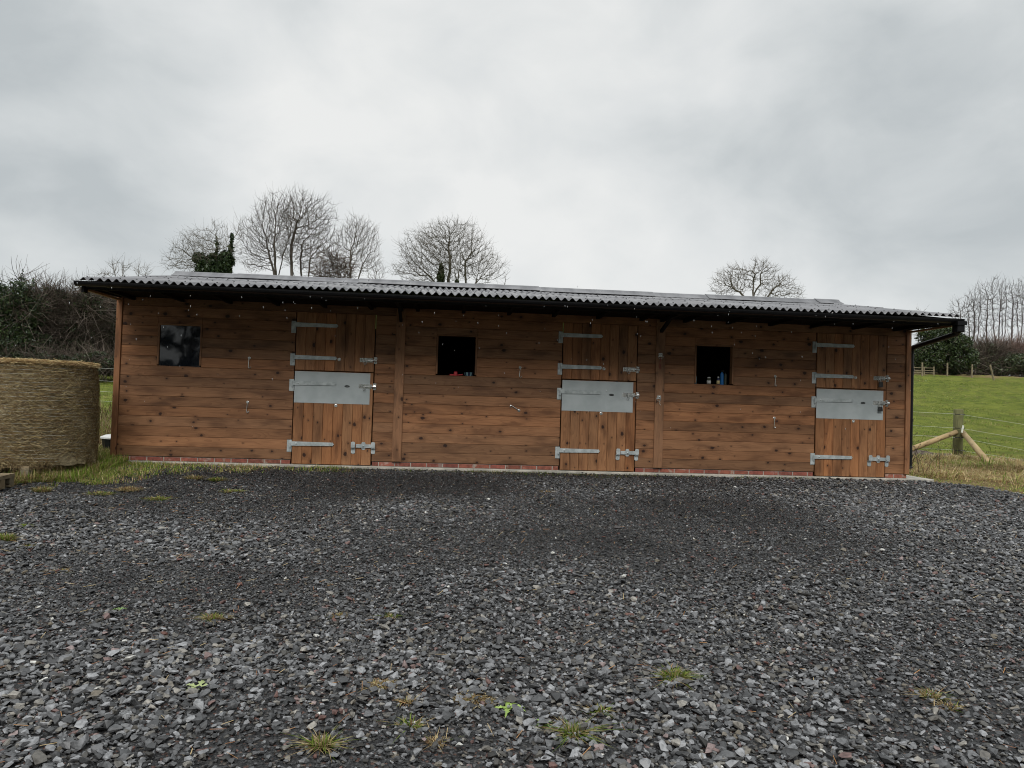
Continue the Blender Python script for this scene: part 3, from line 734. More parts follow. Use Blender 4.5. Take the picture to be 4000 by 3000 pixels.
# padlocks
for z, hh, lab in ((1.43, .075, 'small black padlock on the upper bolt of the right stable door'), (1.073, .066, 'small black padlock on the lower bolt of the right stable door')):
    x = 7.3 + .921 + .088; t = thing('padlock', lab, 'padlock', (x, -.04, z - .03 - hh), 'padlocks on the right door')
    m = MB(); zz = z - .052
    m.prism([(x - .03, zz - hh + .008), (x - .025, zz - hh), (x + .03, zz - hh), (x + .034, zz - hh + .01), (x + .027, zz - .006), (x + .02, zz), (x - .018, zz), (x - .024, zz - .006)], -.052, -.03)
    m.lathe((x + .004, -.052, zz - hh * .6), [(.006, 0), (.005, .001)], 8, (8, 8, 8), 'y')
    m.build('lock_body', M['lock'], t)
    m = MB(); m.tube([(x - .013, -.041, zz - .004), (x - .013, -.041, zz + .014), (x - .009, -.041, zz + .026), (x + .003, -.041, zz + .031), (x + .014, -.041, zz + .024), (x + .017, -.041, zz + .012), (x + .017, -.041, zz - .004)], .004, 8)
    m.build('shackle', M['shackle'], t)

# roof: corrugated sheets, two courses each side of the ridge
PITCH, AMP = .0941, .0185
RS = .178
def zr(y): return 2.231 + RS * (y + 1.0)
def course(y0, y1, lift, seg=5, back=False):
    nc = 117; per = 10
    xs = np.linspace(-2.245, -2.245 + nc * PITCH, nc * per + 1)
    sheet = np.floor((xs + 2.245) / .86)
    ysn = np.linspace(y0, y1, seg + 1)
    rj = np.random.default_rng(int(abs(y0) * 1000) + 5)
    jit = rj.normal(0, .0016, 40); jy = rj.normal(0, .004, 40)
    V, C = [], []
    for side in (0, 1):
        for j, y in enumerate(ysn):
            yy = y + (jy[sheet.astype(int)] if j == 0 else 0)
            zm = (zr(yy) if not back else zr(3.6 - yy)) + lift + jit[sheet.astype(int)] * (1 - j / seg)
            sag = .006 * np.sin(xs * .9) + .004 * np.sin(xs * 2.3 + 1)
            w = np.cos(2 * PI * (xs + 2.245) / PITCH + PI) * AMP
            V.append(np.stack([xs, np.broadcast_to(yy, xs.shape), zm + w + sag - (.0035 if side else 0)], 1))
            C.append(np.repeat((.9 + .2 * hash2(sheet, np.full_like(sheet, y0 * 10), 3))[:, None], 3, 1))
    n = len(xs); m_ = len(ysn); V = np.vstack(V); C = np.vstack(C)
    F = []
    i = np.arange(n - 1)
    for s in (0, 1):
        for j in range(m_ - 1):
            a = s * m_ * n + j * n + i; q = np.stack([a, a + 1, a + n + 1, a + n], 1); F.append(q if not s else q[:, ::-1])
    for j in (0, m_ - 1):
        a = j * n + i; b = m_ * n + j * n + i; F.append(np.stack([b, b + 1, a + 1, a], 1))
    for e in (0, n - 1):
        a = np.arange(m_ - 1) * n + e; b = a + m_ * n; F.append(np.stack([a, a + n, b + n, b], 1))
    return V, np.vstack(F), C
VV, FF, CC = [], [], []; off = 0
for args in ((-1.03, .76, 0.0, 5, False), (.60, 1.80, .007, 4, False), (1.80, 3.1, .007, 3, True), (2.95, 4.6, 0.0, 4, True)):
    v, f, c = course(*args); VV.append(v); FF.append(f + off); CC.append(c); off += len(v)
roof = fast('roof', np.vstack(VV), np.vstack(FF), M['roof'], np.vstack(CC), ST, smooth=True)
mb = MB()                                # fixings on the crests
for y in (-.93, .03, .68, 1.35):
    for k in range(117):
        if (k * 7 + int(y * 10)) % 3 and y != -.93: continue
        if y == -.93 and k % 2: continue
        x = -2.245 + (k + .5) * PITCH
        z = zr(y) + AMP + .001 + (.007 if y > .6 else 0) + .006 * math.sin(x * .9) + .004 * math.sin(x * 2.3 + 1)
        mb.lathe((x, y + random.uniform(-.01, .01), z - .002), [(.011, 0), (.010, .006), (.006, .010), (.001, .011)], 8, (.35, .35, .35))
o = mb.build('roof_fixings', M['roof'], roof); o['kind'] = 'stuff'
mb = MB(); zt = zr(1.8)                   # ridge capping in overlapping lengths
xcap = -2.2; k = 0
while xcap < 8.55:
    x1 = min(xcap + .95, 8.62); dz = .006 * (k % 2) + .006 * math.sin(xcap * .9)
    prof = [(1.58, zr(1.58) + .036), (1.60, zr(1.58) + .044), (1.71, zt + .052), (1.755, zt + .088), (1.8, zt + .098), (1.845, zt + .088), (1.89, zt + .052), (2.0, zr(1.58) + .044), (2.02, zr(1.58) + .036)]
    vs = [(x, y, z + dz) for x in (xcap, x1 + .04) for y, z in prof] + [(x, y, z + dz - .004) for x in (xcap, x1 + .04) for y, z in prof]
    n = len(prof); fs = [(j, j + 1, n + j + 1, n + j) for j in range(n - 1)] + [(2 * n + j, 3 * n + j, 3 * n + j + 1, 2 * n + j + 1) for j in range(n - 1)]
    fs += [(j, 2 * n + j, 2 * n + j + 1, j + 1) for j in range(n - 1)] + [(n + j, n + j + 1, 3 * n + j + 1, 3 * n + j) for j in range(n - 1)]
    fs += [(0, n, 3 * n, 2 * n), (n - 1, 3 * n - 1, 4 * n - 1, 2 * n - 1)]
    mb.add(vs, fs, None, (random.uniform(.75, 1.0),) * 3); xcap = x1; k += 1
mb.build('ridge_cap', M['roof'], roof)
# canopy timber
mb = MB()
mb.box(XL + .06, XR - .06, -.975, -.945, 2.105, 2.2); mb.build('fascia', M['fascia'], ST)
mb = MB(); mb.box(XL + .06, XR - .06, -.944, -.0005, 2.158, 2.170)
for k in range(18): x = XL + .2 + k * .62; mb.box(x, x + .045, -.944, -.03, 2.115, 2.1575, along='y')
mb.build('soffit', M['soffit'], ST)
for xx in (XL + .02, XR - .058):
    m = MB(); m.box(xx - .002, xx + .040, -.93, -.024, 2.10, 2.124, (1, 1, 1), 'y'); m.build('verge_batten', M['post'], ST)
# gutter
mb = MB(); n = 10; yc, zc, r = -1.068, 2.182, .056
prof = [(yc + r * math.cos(t), zc + r * math.sin(t)) for t in np.linspace(PI, 2 * PI, n)]
prof2 = [(yc + (r - .004) * math.cos(t), zc + (r - .004) * math.sin(t)) for t in np.linspace(2 * PI, PI, n)]
pp = prof + prof2; vs = [(x, y, z) for x in (-2.252, 8.752) for y, z in pp]; m_ = len(pp)
mb.add(vs, [(i, (i + 1) % m_, m_ + (i + 1) % m_, m_ + i) for i in range(m_)])
for x in (-2.257, 8.750):
    vs = [(x, y, z) for y, z in prof] + [(x + .008, y, z) for y, z in prof]
    mb.add(vs, [tuple(range(n)), tuple(range(2 * n - 1, n - 1, -1))] + [(i, (i + 1) % n, n + (i + 1) % n, n + i) for i in range(n)])
for x in np.arange(-1.9, 8.7, .9):
    q = [(yc + (r + .004) * math.cos(t), zc + (r + .004) * math.sin(t)) for t in np.linspace(PI, 2 * PI, n)]
    vs = [(x, y, z) for y, z in q] + [(x + .03, y, z) for y, z in q] ; mb.add(vs, [(i, i + 1, n + i + 1, n + i) for i in range(n - 1)])
g = mb.build('gutter', M['black'], ST)
mb = MB(); mb.box(-2.215, -2.185, -1.02, -.93, 2.06, 2.14); mb.build('end_bracket', M['black'], g)
mb = MB()
mb.box(8.665, 8.765, -1.125, -1.015, 2.01, 2.135, ch=.01); mb.box(8.65, 8.78, -1.14, -1.0, 2.10, 2.15)
mb.tube([(8.715, -1.07, 2.03), (8.735, -1.02, 2.0), (8.815, -.02, 1.90), (8.82, .03, 1.86), (8.82, .04, 1.80), (8.82, .04, .18), (8.82, .02, .15)], .034, 14)
for z in (1.55, .82, .3): mb.tube([(8.82, .04, z), (8.82, .04, z + .04)], .041, 14)
mb.build('downpipe', M['black'], ST, smooth=False)

# ------------------------------------------------------------------ things on the window sills
SZ = WZ0 + .0065
def bottle(label, x, y, r, h, body, cap, capc, group=None, extra=None):
    t = thing('bottle', label, 'bottle', (x, y, SZ), group)
    m = MB(); m.lathe((x, y, SZ), [(r * .9, 0), (r, .004), (r, h * .62), (r * .9, h * .70), (r * .5, h * .80), (r * .5, h * .86)], 20); m.build('bottle_body', body, t, True)
    m = MB(); m.lathe((x, y, SZ), [(r * .62 * cap, h * .83), (r * .66 * cap, h * .85), (r * .6 * cap, h * .98), (r * .4 * cap, h)], 16); m.build('bottle_cap', capc, t, True)
    if extra:
        m = MB(); m.lathe((x, y, SZ + .01), [(r + .001, 0), (r + .001, h * .42)], 20); m.build('paper_label', extra, t, True)
bottle('white labelled tub bottle with a white lid, leftmost on the third window sill', 5.81, .06, .028, .105, M['amber'], 1.35, M['white'], 'bottles on the third window sill', M['white'])
bottle('small white capped bottle with a cream label beside the blue spray bottle', 5.945, .055, .022, .115, M['navy'], .9, M['white'], 'bottles on the third window sill', M['cream'])
bottle('dull see-through bottle in the left corner of the third window', 5.617, .075, .022, .15, M['clear'], .9, M['clear'], 'bottles on the third window sill')
t = thing('spray_bottle', 'tall blue spray bottle with a dark trigger on the third window sill', 'spray bottle', (6.01, .075, SZ))
m = MB(); m.lathe((6.005, .075, SZ), [(.024, 0), (.026, .005), (.026, .14), (.018, .165), (.012, .18)], 18); m.build('bottle_body', M['blue'], t, True)
m = MB(); m.box(5.99, 6.03, .062, .088, SZ + .18, SZ + .212); m.tube([(6.03, .075, SZ + .205), (6.055, .075, SZ + .19), (6.06, .075, SZ + .16)], .006, 8); m.build('trigger', M['black'], t)
m = MB(); m.lathe((6.058, .08, SZ), [(.018, 0), (.02, .01), (.019, .13), (.014, .16), (.003, .165)], 14)
tag(m.build('dark_can', M['amber'], None, True), 'thin dark can standing right of the blue spray bottle', 'can')
t = thing('red_scoop', 'red plastic scoop on the middle window sill', 'scoop', (2.2, .06, SZ))
m = MB(); m.lathe((2.221, .06, SZ), [(.026, 0), (.028, .004), (.024, .05), (.02, .058)], 14); m.build('cup', M['red'], t, True)
m = MB(); m.box(2.14, 2.2, .04, .08, SZ, SZ + .022, ch=.006); m.build('scoop_tray', M['red'], t); m = MB(); m.tube([(2.25, .07, SZ + .01), (2.32, .08, SZ + .022)], .008, 8); m.build('handle', M['red'], t)
t = thing('striped_tub', 'teal and navy striped tub in the right corner of the middle window', 'tub', (2.415, .09, SZ))
VB = []
for part, sel, mt in (('tub_body', 0, M['navy']), ('tub_stripes', 1, M['teal'])):
    m = MB(); n = 14
    for k in range(n):
        if k % 2 != sel: continue
        a0, a1 = 2 * PI * k / n, 2 * PI * (k + 1) / n
        q = []
        for a in (a0, (a0 + a1) / 2, a1):
            q.append(((2.405 + .05 * math.cos(a), .1 + .042 * math.sin(a), SZ), (2.405 + .068 * math.cos(a), .1 + .058 * math.sin(a), SZ + .052)))
        for i in range(2): m.add([q[i][0], q[i + 1][0], q[i + 1][1], q[i][1]], [(0, 1, 2, 3)])
    m.build(part, mt, t)

# ------------------------------------------------------------------ raindrops off the eaves
r = np.random.default_rng(5); VR, FR = [], []; PV, PF = hull_proto(10, 55)
n = 150
for k in range(n):
    x = r.uniform(-2, 8.7); y = r.uniform(-1.9, -1.1) if k % 3 else r.uniform(-5.0, -2.0)
    z = 2.1 - abs(r.normal(0, .42)) if k % 3 else r.uniform(.6, 2.0)
    if z < .3: continue
    s = r.uniform(.6, 1.25) * (1 if k % 3 else .55)
    W = PV * np.array([.0021, .0021, .026]) * s; W[:, 0] += W[:, 2] * -.12
    FR.append(PF + len(VR) * len(PV)); VR.append(W + np.array([x, y, z]))
tag(fast('raindrops', np.vstack(VR), np.vstack(FR), M['rain'], smooth=True), 'falling raindrops in front of the dark eaves', None, None, 'stuff')

# ------------------------------------------------------------------ blades / straw
def blades(P0, hgt, wid, lean, cols, seed, segs=3, dirs=None):
    """curved blades rooted at P0 (n,3)"""
    r = np.random.default_rng(seed); n = len(P0)
    az = r.uniform(0, 2 * PI, n) if dirs is None else dirs
    ln = np.abs(r.normal(0, 1, n)) * lean; hg = hgt * r.uniform(.45, 1.25, n)
    dx, dy = np.cos(az), np.sin(az); wz = az + PI / 2 + r.normal(0, .5, n)
    V = []
    for k in range(segs + 1):
        t = k / segs; w = wid * (1 - t) ** .7 * .5 if k < segs else 0 * wid
        c = P0 + np.stack([dx * ln * hg * t ** 1.6, dy * ln * hg * t ** 1.6, hg * (t - .35 * np.minimum(ln, 1.6) * t * t)], 1)
        wv = np.stack([np.cos(wz), np.sin(wz), 0 * wz], 1) * (w if np.ndim(w) else np.full(n, w))[:, None]
        V += [c - wv, c + wv]
    V = np.stack(V, 1); m = V.shape[1]
    base = np.arange(n)[:, None] * m
    F = np.concatenate([base + np.array([[2 * k, 2 * k + 1, 2 * k + 3, 2 * k + 2]]) for k in range(segs)], 0)
    return V.reshape(-1, 3), F, np.repeat(cols, m, 0)
GREEN = np.array([[.14, .215, .028], [.105, .17, .022], [.20, .27, .05], [.25, .26, .065], [.085, .13, .02]])
DRY = np.array([[.42, .33, .17], [.34, .25, .12], [.24, .16, .08], [.48, .40, .23], [.18, .11, .06]])
def pal(n, dry, seed):
    r = np.random.default_rng(seed); d = r.uniform(0, 1, n) < dry
    c = np.where(d[:, None], DRY[r.integers(0, 5, n)], GREEN[r.integers(0, 5, n)])
    return c * r.uniform(.7, 1.25, (n, 1))
def patch(name, n, fx, hgt, wid, lean, dry, seed, label, tone=.8):
    """fx(r,n)->x,y,scale"""
    r = np.random.default_rng(seed); x, y, s = fx(r, n)
    P0 = np.stack([x, y, H(x, y) + .0], 1); n = len(x)
    d = dry(x, y) if callable(dry) else dry
    rr = np.random.default_rng(seed + 1); dd = rr.uniform(0, 1, n) < d
    c = np.where(dd[:, None], DRY[rr.integers(0, 5, n)], GREEN[rr.integers(0, 5, n)]) * rr.uniform(.6, 1.2, (n, 1)) * tone * (.55 + .95 * fbm(x * .9, y * .6, 88))[:, None]
    V, F, C = blades(P0, hgt * s, wid * (.6 + .4 * s), lean, c, seed + 2)
    return tag(fast(name, V, F, M['blade'], C), label, None, None, 'stuff')
# grass verge along the left side, under the bale and along the wall foot
def verge(r, n):
    x = r.uniform(-5.6, 1.0, n * 6); y = r.uniform(-3.6, 1.2, n * 6)
    lim = np.interp(x, [-7.5, -3.6, -2.9, -2.2, -1.4, -.6, .4, 1.0], [-3.4, -3.1, -2.75, -1.95, -1.15, -.6, -.42, -.3])
    e = (y - lim) + (fbm(x * 2.2, y * 2.2, 31) - .5) * 1.7
    k = (e > 0) & in_view(x, y, 1.2) & ~((x > -2.3) & (y > -.08)) & (r.uniform(0, 1, len(x)) < (.25 + .75 * ss((-x - 1.2) / 1.2))) & ((fbm(x * 1.7, y * 1.7, 71) > .36) | (y > -1.3))
    k &= r.uniform(0, 1, len(x)) < ss(e / .5) + .15
    k &= ~((np.hypot(x + 2.86, y + .78) < .52))
    x, y, e = x[k][:n], y[k][:n], e[k][:n]
    return x, y, (.5 + .6 * ss(e / 1.2) * (x < -2)) * np.where((x > -3.5) & (x < -2.7) & (y < -1.2), .55, 1)
patch('grass_verge', 80000, verge, .13, .0085, .9, lambda x, y: .32 + .3 * (fbm(x * 1.5, y * 1.5, 8) > .5), 40, 'green and straw coloured grass around the bale and pallets', 1.45)
# scattered weeds along the foot of the wall
def foot(r, n):
    cx = r.uniform(-1.8, 8.6, 60); cy = -.1 - np.abs(r.normal(.08, .12, 60)); k = r.integers(0, 60, n)
    x = cx[k] + r.normal(0, .13, n); y = np.minimum(cy[k] + r.normal(0, .035, n), -.085)
    return x, y, r.uniform(.4, 1, 60)[k]
patch('wall_foot_grass', 4200, foot, .055, .0075, .9, .45, 50, 'sparse short grass along the foot of the stable wall')
# rough dry grass on the right bank
def bank(r, n):
    x = r.uniform(8.85, 19, n * 3); y = r.uniform(-3.5, 7.0, n * 3)
    lim = gravel_limit(x); e = y - lim + (fbm(x * 2, y * 2, 3) - .5) * .5
    k = (e > 0) & (strip(x, y) < -.35) & (fbm(x * 1.3, y * 1.3, 17) > .30 + .1 * r.uniform(-1, 1, len(x)))
    x, y, e = x[k][:n], y[k][:n], e[k][:n]
    return x, y, (.3 + .9 * ss((e - .3) / 1.6)) * (.15 + 2.6 * fbm(x * 1.4, y * 1.4, 23) ** 1.6)
patch('rough_grass', 46000, bank, .13, .011, 2.6, lambda x, y: .25 + .6 * ss((y - gravel_limit(x) - .3) / 1.2) - .5 * (fbm(x * 1.1, y * 1.1, 77) > .56), 60, 'tangled dry straw coloured grass on the bank by the corner post', 1.45)
def gap(r, n):
    x = r.uniform(-7, -1.5, n); y = r.uniform(1.2, 5.5, n); return x, y, .6 + .6 * fbm(x, y, 3)
patch('dry_undergrowth', 9000, gap, .30, .011, 1.2, .85, 66, 'dry brown undergrowth in the gap between bale and stable')
# pasture turf tufts, both sides
def turf(r, n):
    d = 6 + 58 * r.uniform(0, 1, n * 3) ** 1.25; s = r.uniform(-.78, .78, n * 3)
    x = CAM[0] + d * (FW[0] + RT[0] * s); y = CAM[1] + d * (FW[1] + RT[1] * s)
    k = (strip(x, y) > .1) & ((x > 9.2 + .12 * y) | (x < -3.1 - .25 * y)) & (y < 47 - .0 * x)
    k &= ~((strip(x, y) < 3) & (x > 5) & (r.uniform(0, 1, len(x)) < .9))
    x, y, d = x[k][:n], y[k][:n], d[k][:n]
    return x, y, (.5 + d / 38) * (.2 + 2.0 * fbm(x * .8, y * .8, 19) ** 1.5)
patch('pasture_grass', 95000, turf, .055, .013, 1.3, lambda x, y: .06 + .5 * ss((fbm(x * .7, y * .45, 44) - .52) / .1), 70, 'short green pasture grass on the rising field', 1.0)

# foreground tufts: each a thing of its own
TUFT = [
 (835, 2425, .060, 170, .55, .045, 'brown green double grass clump left of centre in the gravel', 'dry'),
 (18, 2120, .095, 260, .35, .09, 'bushy green grass clump at the left edge of the gravel', ''),
 (100, 2060, .055, 80, .15, .03, 'low lime green tuft just above the bushy clump at the left edge', ''),
 (118, 2140, .060, 80, .45, .03, 'low mossy tuft beside the bushy clump at the left edge', ''),
 (235, 2240, .070, 70, 1.0, .03, 'flat orange dry grass wisps on the left gravel', ''),
 (1255, 2925, .055, 130, .35, .06, 'upright green tuft with straw tips at the bottom edge, left of centre', ''),
 (1488, 2685, .075, 150, .75, .03, 'spread tan grass tuft above the small tan tuft, bottom centre', ''),
 (1590, 2748, .040, 60, .7, .03, 'tiny tan tuft right below the spread tan tuft', ''),
 (1855, 2740, .12, 260, .8, .025, 'wide brown mossy patch with dead leaves, bottom centre', ''),
 (2243, 2880, .060, 170, .25, .06, 'bright green tuft near the bottom edge, right of the lime weed', ''),
 (2635, 2655, .070, 200, .2, .06, 'dense green tuft on the coarse gravel right of centre', ''),
 (1602, 2850, .055, 40, .3, .05, 'thin green seedling tuft near the bottom, below the tan tufts', ''),
 (1705, 2908, .045, 60, .8, .03, 'small yellow brown tuft at the bottom, left of the bright green tuft', ''),
 (2345, 2790, .050, 50, .4, .04, 'thin pale green tuft between the dense green tuft and the lime weed', ''),
 (3635, 2735, .060, 130, .5, .045, 'yellow green tuft alone on the right gravel', ''),
 (3705, 2772, .070, 70, .75, .03, 'wispy yellow tuft just right of the yellow green tuft', ''),
 (2140, 1925, .085, 90, .95, .03, 'flattened straw patch in front of the middle door', ''),
 (1530, 2415, .045, 50, .25, .03, 'tiny green tuft above centre on the gravel, right of the double clump', ''),
 (1320, 2415, .060, 60, .7, .03, 'faint dry tuft between the double clump and the tiny green tuft', ''),
 (905, 1925, .10, 130, .35, .05, 'green tuft in front of the left window bay', ''),
 (165, 1925, .07, 170, .55, .09, 'spiky olive clump on the gravel below the bale', ''),
 (500, 1920, .09, 190, .8, .07, 'spiky brown clump on the gravel left of the first door', ''),
 (390, 1935, .11, 170, .3, .05, 'low green mat between the olive and brown spiky clumps', ''),
 (615, 1955, .11, 150, .3, .05, 'low green mat right of the brown spiky clump', ''),
 (760, 1875, .07, 120, .7, .08, 'upright straw clump near the wall below the left window', ''),
 (845, 1880, .07, 130, .3, .07, 'upright green clump near the wall right of the straw clump', ''),
]
for i, (u, v, rad, n, dry, hg, lab, _) in enumerate(TUFT):
    p = ground(u, v, 2.0); r = np.random.default_rng(500 + i)
    n = int(n * 1.8); hg *= .72; a = r.uniform(0, 2 * PI, n); q = rad * (.60 if v > 2000 else .9) * r.uniform(0, 1, n) ** .7 + 0 * np.sqrt(r.uniform(0, 1, n))
    x = p[0] + q * np.cos(a) * 1.25; y = p[1] + q * np.sin(a) * .8
    P0 = np.stack([x, y, H(x, y) + .006], 1)
    V, F, C = blades(P0, np.full(n, hg), np.full(n, .0042 + .0006 * np.linalg.norm(p - CAM)), 1.0 if hg > .06 else 1.9, pal(n, min(.95, dry + .15), 600 + i), 700 + i, 3, a + r.normal(0, .6, n))
    o = fast('grass_tuft', V - p, F, M['blade'], C); o.location = p
    tag(o, lab, 'grass tuft', 'grass tufts on the gravel')
# leafy weeds
def weed(u, v, rad, n, colr, lab):
    p = ground(u, v, 2.0); r = np.random.default_rng(int(u)); V, F, C = [], [], []
    for k in range(n):
        a = 2 * PI * k / n + r.normal(0, .25); l = rad * r.uniform(.7, 1.1); m = 9
        d = np.array([math.cos(a), math.sin(a), 0]); s = np.array([-d[1], d[0], 0]); b = len(V)
        for j in range(m):
            t = j / (m - 1); w = l * .15 * math.sin(PI * min(1, t * .9 + .12)) * (1.35 if j % 2 else .55)
            c = d * l * t + np.array([0, 0, .012 + l * .35 * t * (1 - t) * 1.6])
            V += [c - s * w + [0, 0, w * .3], c, c + s * w + [0, 0, w * .3]]
            C += [np.array(colr) * r.uniform(.8, 1.15)] * 3
            if j: q = b + 3 * j; F += [(q - 3, q - 2, q + 1, q), (q - 2, q - 1, q + 2, q + 1)]
    o = fast('weed', np.array(V), np.array(F), M['leaf'], np.array(C)); o.location = p
    tag(o, lab, 'weed', 'leafy weeds on the gravel')
weed(1985, 2782, .085, 7, (.30, .42, .10), 'lime green jagged rosette weed, bottom centre')
weed(772, 2700, .080, 5, (.36, .42, .18), 'pale feathery leaf weed on the lower left gravel')
weed(2120, 2840, .045, 5, (.20, .32, .08), 'tiny round leaved weed right below the lime rosette')
weed(470, 2390, .05, 5, (.18, .3, .08), 'small green seedling by the cream stone')

# rocks that stand out
def rock(u, v, sx, sy, sz, c, lab, seed, name='rock'):
    p = ground(u, v, 2.0); PV, PF = hull_proto(16, seed); r = random.Random(seed); an = r.uniform(-.5, .5)
    W = PV * np.array([sx, sy, sz]); R = np.array([[math.cos(an), -math.sin(an), 0], [math.sin(an), math.cos(an), 0], [0, 0, 1]]); W = W @ R.T
    o = fast(name, W, PF, M['stone'], np.tile(np.array([c]), (len(W), 1))); o.location = (p[0], p[1], p[2] + sz * .75)
    tag(o, lab, name, 'larger stones lying on the gravel')
rock(735, 2180, .052, .03, .020, (.075, .055, .048), 'dark brown slab rock on the left gravel', 1)
rock(950, 2240, .028, .018, .016, (.05, .045, .045), 'small black rock right of the brown slab rock', 2)
rock(2412, 2068, .045, .03, .022, (.045, .038, .036), 'black rock on the fine gravel in front of the middle door', 3)
rock(660, 2368, .022, .015, .008, (.50, .40, .25), 'flat cream stone on the left gravel', 4, 'stone')
rock(1052, 2645, .012, .008, .006, (.60, .12, .08), 'small bright red stone at lower left', 5, 'stone')
rock(2375, 2735, .045, .025, .012, (.10, .10, .105), 'flat dark slate slab right of the lime weed', 6)
rock(2795, 2560, .028, .017, .014, (.10, .055, .045), 'reddish dark rock on the right gravel above the dense tuft', 7)
rock(3300, 2008, .035, .022, .018, (.05, .045, .045), 'dark rock on the gravel below the right door', 8)
rock(90, 2322, .018, .01, .006, (.50, .42, .22), 'pale yellow stone at the far left', 9, 'stone')
rock(2865, 2207, .013, .008, .004, (.75, .52, .06), 'bright yellow chip on the gravel below the third window', 10, 'stone')
rock(1630, 2395, .014, .01, .008, (.5, .5, .48), 'small white stone left of the tiny green tuft', 12, 'stone')
rock(2895, 2720, .013, .008, .006, (.62, .62, .62), 'small white stone below right of the dense green tuft', 13, 'stone')

# dead needles and straw pieces lying on the stones
r = np.random.default_rng(77); n = 2600
x = r.uniform(-6, 10, n); y = r.uniform(-7.8, -1, n); k = in_view(x, y); x, y = x[k], y[k]; n = len(x)
an = r.uniform(0, PI, n); l = r.uniform(.012, .035, n); w = r.uniform(.0008, .0016, n); z = H(x, y) + r.uniform(.018, .034, n)
dx, dy = np.cos(an) * l, np.sin(an) * l; wx, wy = -np.sin(an) * w, np.cos(an) * w; dz = r.normal(0, .006, n)
V = np.stack([np.stack([x - dx - wx, y - dy - wy, z - dz], 1), np.stack([x + dx - wx, y + dy - wy, z + dz], 1), np.stack([x + dx + wx, y + dy + wy, z + dz + .001], 1), np.stack([x - dx + wx, y - dy + wy, z - dz + .001], 1)], 1)
C = np.repeat(np.array([[.42, .22, .09], [.5, .38, .2], [.25, .12, .06]])[r.integers(0, 3, n)], 4, 0)
tag(fast('dead_needles', V.reshape(-1, 3), np.arange(n * 4).reshape(-1, 4), M['straw'], C), 'dead needles and straw bits scattered over the gravel', None, None, 'stuff')

# ------------------------------------------------------------------ bale and pallets
bc = np.array([-2.765, -.80]); br = .625; bz = .040; bh = 1.165
t = thing('round_bale', 'large round straw bale standing on end in net wrap left of the stable', 'bale', (bc[0], bc[1], bz))
na, nh = 160, 60; A = np.linspace(0, 2 * PI, na, endpoint=False); V, UVs = [], []
hs = np.linspace(0, 1, nh)
for hh in hs:
    rr = br * (1 - .09 * (abs(hh - .36) / .64) ** 3)
    wob = (fbm(A * 3 + 5, np.full(na, hh * 5), 3) - .5) * .10 + (fbm(A * 14, np.full(na, hh * 30), 6) - .5) * .028
    dent = -.05 * np.exp(-((np.angle(np.exp(1j * (A + 1.72)))) / .16) ** 2) * math.exp(-((hh - .60) / .06) ** 2)
    R_ = rr + wob + dent + .018 * np.cos(A + .4) * (1 - 2 * hh)
    V.append(np.stack([bc[0] + R_ * np.cos(A), bc[1] + R_ * np.sin(A), np.full(na, bz + hh * bh) + (fbm(A * 4, 0 * A, 2) - .5) * (.05 if hh > .98 else (.05 if hh < .02 else 0))], 1))
    UVs.append(np.stack([A * br, np.full(na, hh * bh)], 1))
for q in (.8, .5, .2):
    V.append(np.stack([bc[0] + br * q * np.cos(A) * .95, bc[1] + br * q * np.sin(A) * .95, bz + bh + .03 + .012 * (1 - q) + (fbm(np.cos(A) * 9 * q + 20, np.sin(A) * 9 * q + 20, 4) - .5) * .05], 1)); UVs.append(np.stack([A * q, np.full(na, bh + 1 - q)], 1))
V = np.vstack(V); UVs = np.vstack(UVs); m_ = nh + 3
F = []
for j in range(m_ - 1):
    i = np.arange(na); F.append(np.stack([j * na + i, j * na + (i + 1) % na, (j + 1) * na + (i + 1) % na, (j + 1) * na + i], 1))
F = np.vstack(F)
fast('straw_body', V, F, M['bale'], None, t, True, UVs)
r = np.random.default_rng(9)                     # loose stems: over the sides, top and rim
def stems(n, kind):
    a = r.uniform(0, 2 * PI, n)
    if kind in ('side', 'skirt'):
        hh = r.uniform(0.01, 1, n) if kind == 'side' else r.uniform(-.03, .05, n); R_ = br * (1 - .09 * (np.abs(hh - .36) / .64) ** 3) + .016 + r.uniform(-.012, .016, n)
        p = np.stack([bc[0] + R_ * np.cos(a), bc[1] + R_ * np.sin(a), bz + hh * bh], 1)
        tl = r.normal(0, .55, n) if kind == 'side' else r.normal(-1.2, .5, n); d = np.stack([-np.sin(a) * np.cos(tl), np.cos(a) * np.cos(tl), np.sin(tl)], 1) + r.normal(0, .06, (n, 3)); l = r.uniform(.01, .045, n)
    else:
        q = np.sqrt(r.uniform(0 if kind == 'top' else .72, 1.0, n)) * br * .97
        p = np.stack([bc[0] + q * np.cos(a), bc[1] + q * np.sin(a), bz + bh + .012 + r.uniform(-.03, .022, n)], 1)
        b = r.uniform(0, 2 * PI, n); d = np.stack([np.cos(b), np.sin(b), r.normal(.05, .22, n)], 1); l = r.uniform(.015, .06, n)
    d /= np.linalg.norm(d, axis=1)[:, None]
    s = np.cross(d, r.normal(size=(n, 3))); s /= np.linalg.norm(s, axis=1)[:, None]; w = r.uniform(.0009, .0018, n)[:, None]
    l = l[:, None]; mid = p + s * l * .12
    V = np.stack([p - d * l - s * w, p - d * l + s * w, mid + s * w, mid - s * w, p + d * l - s * w, p + d * l + s * w], 1)
    base = np.arange(n)[:, None] * 6
    F = np.concatenate([base + np.array([[0, 1, 2, 3]]), base + np.array([[3, 2, 5, 4]])])
    tone = DRY[r.integers(0, 5, n)] * (r.uniform(.55, 1.1, (n, 1)) if kind in ('side', 'skirt') else r.uniform(1.2, 1.9, (n, 1)))  # top and rim stems coloured brighter than the sides, as lit from above
    if kind == 'side': tone = tone * np.array([1.0, .97, .90])
    return V.reshape(-1, 3), F, np.repeat(tone, 6, 0)
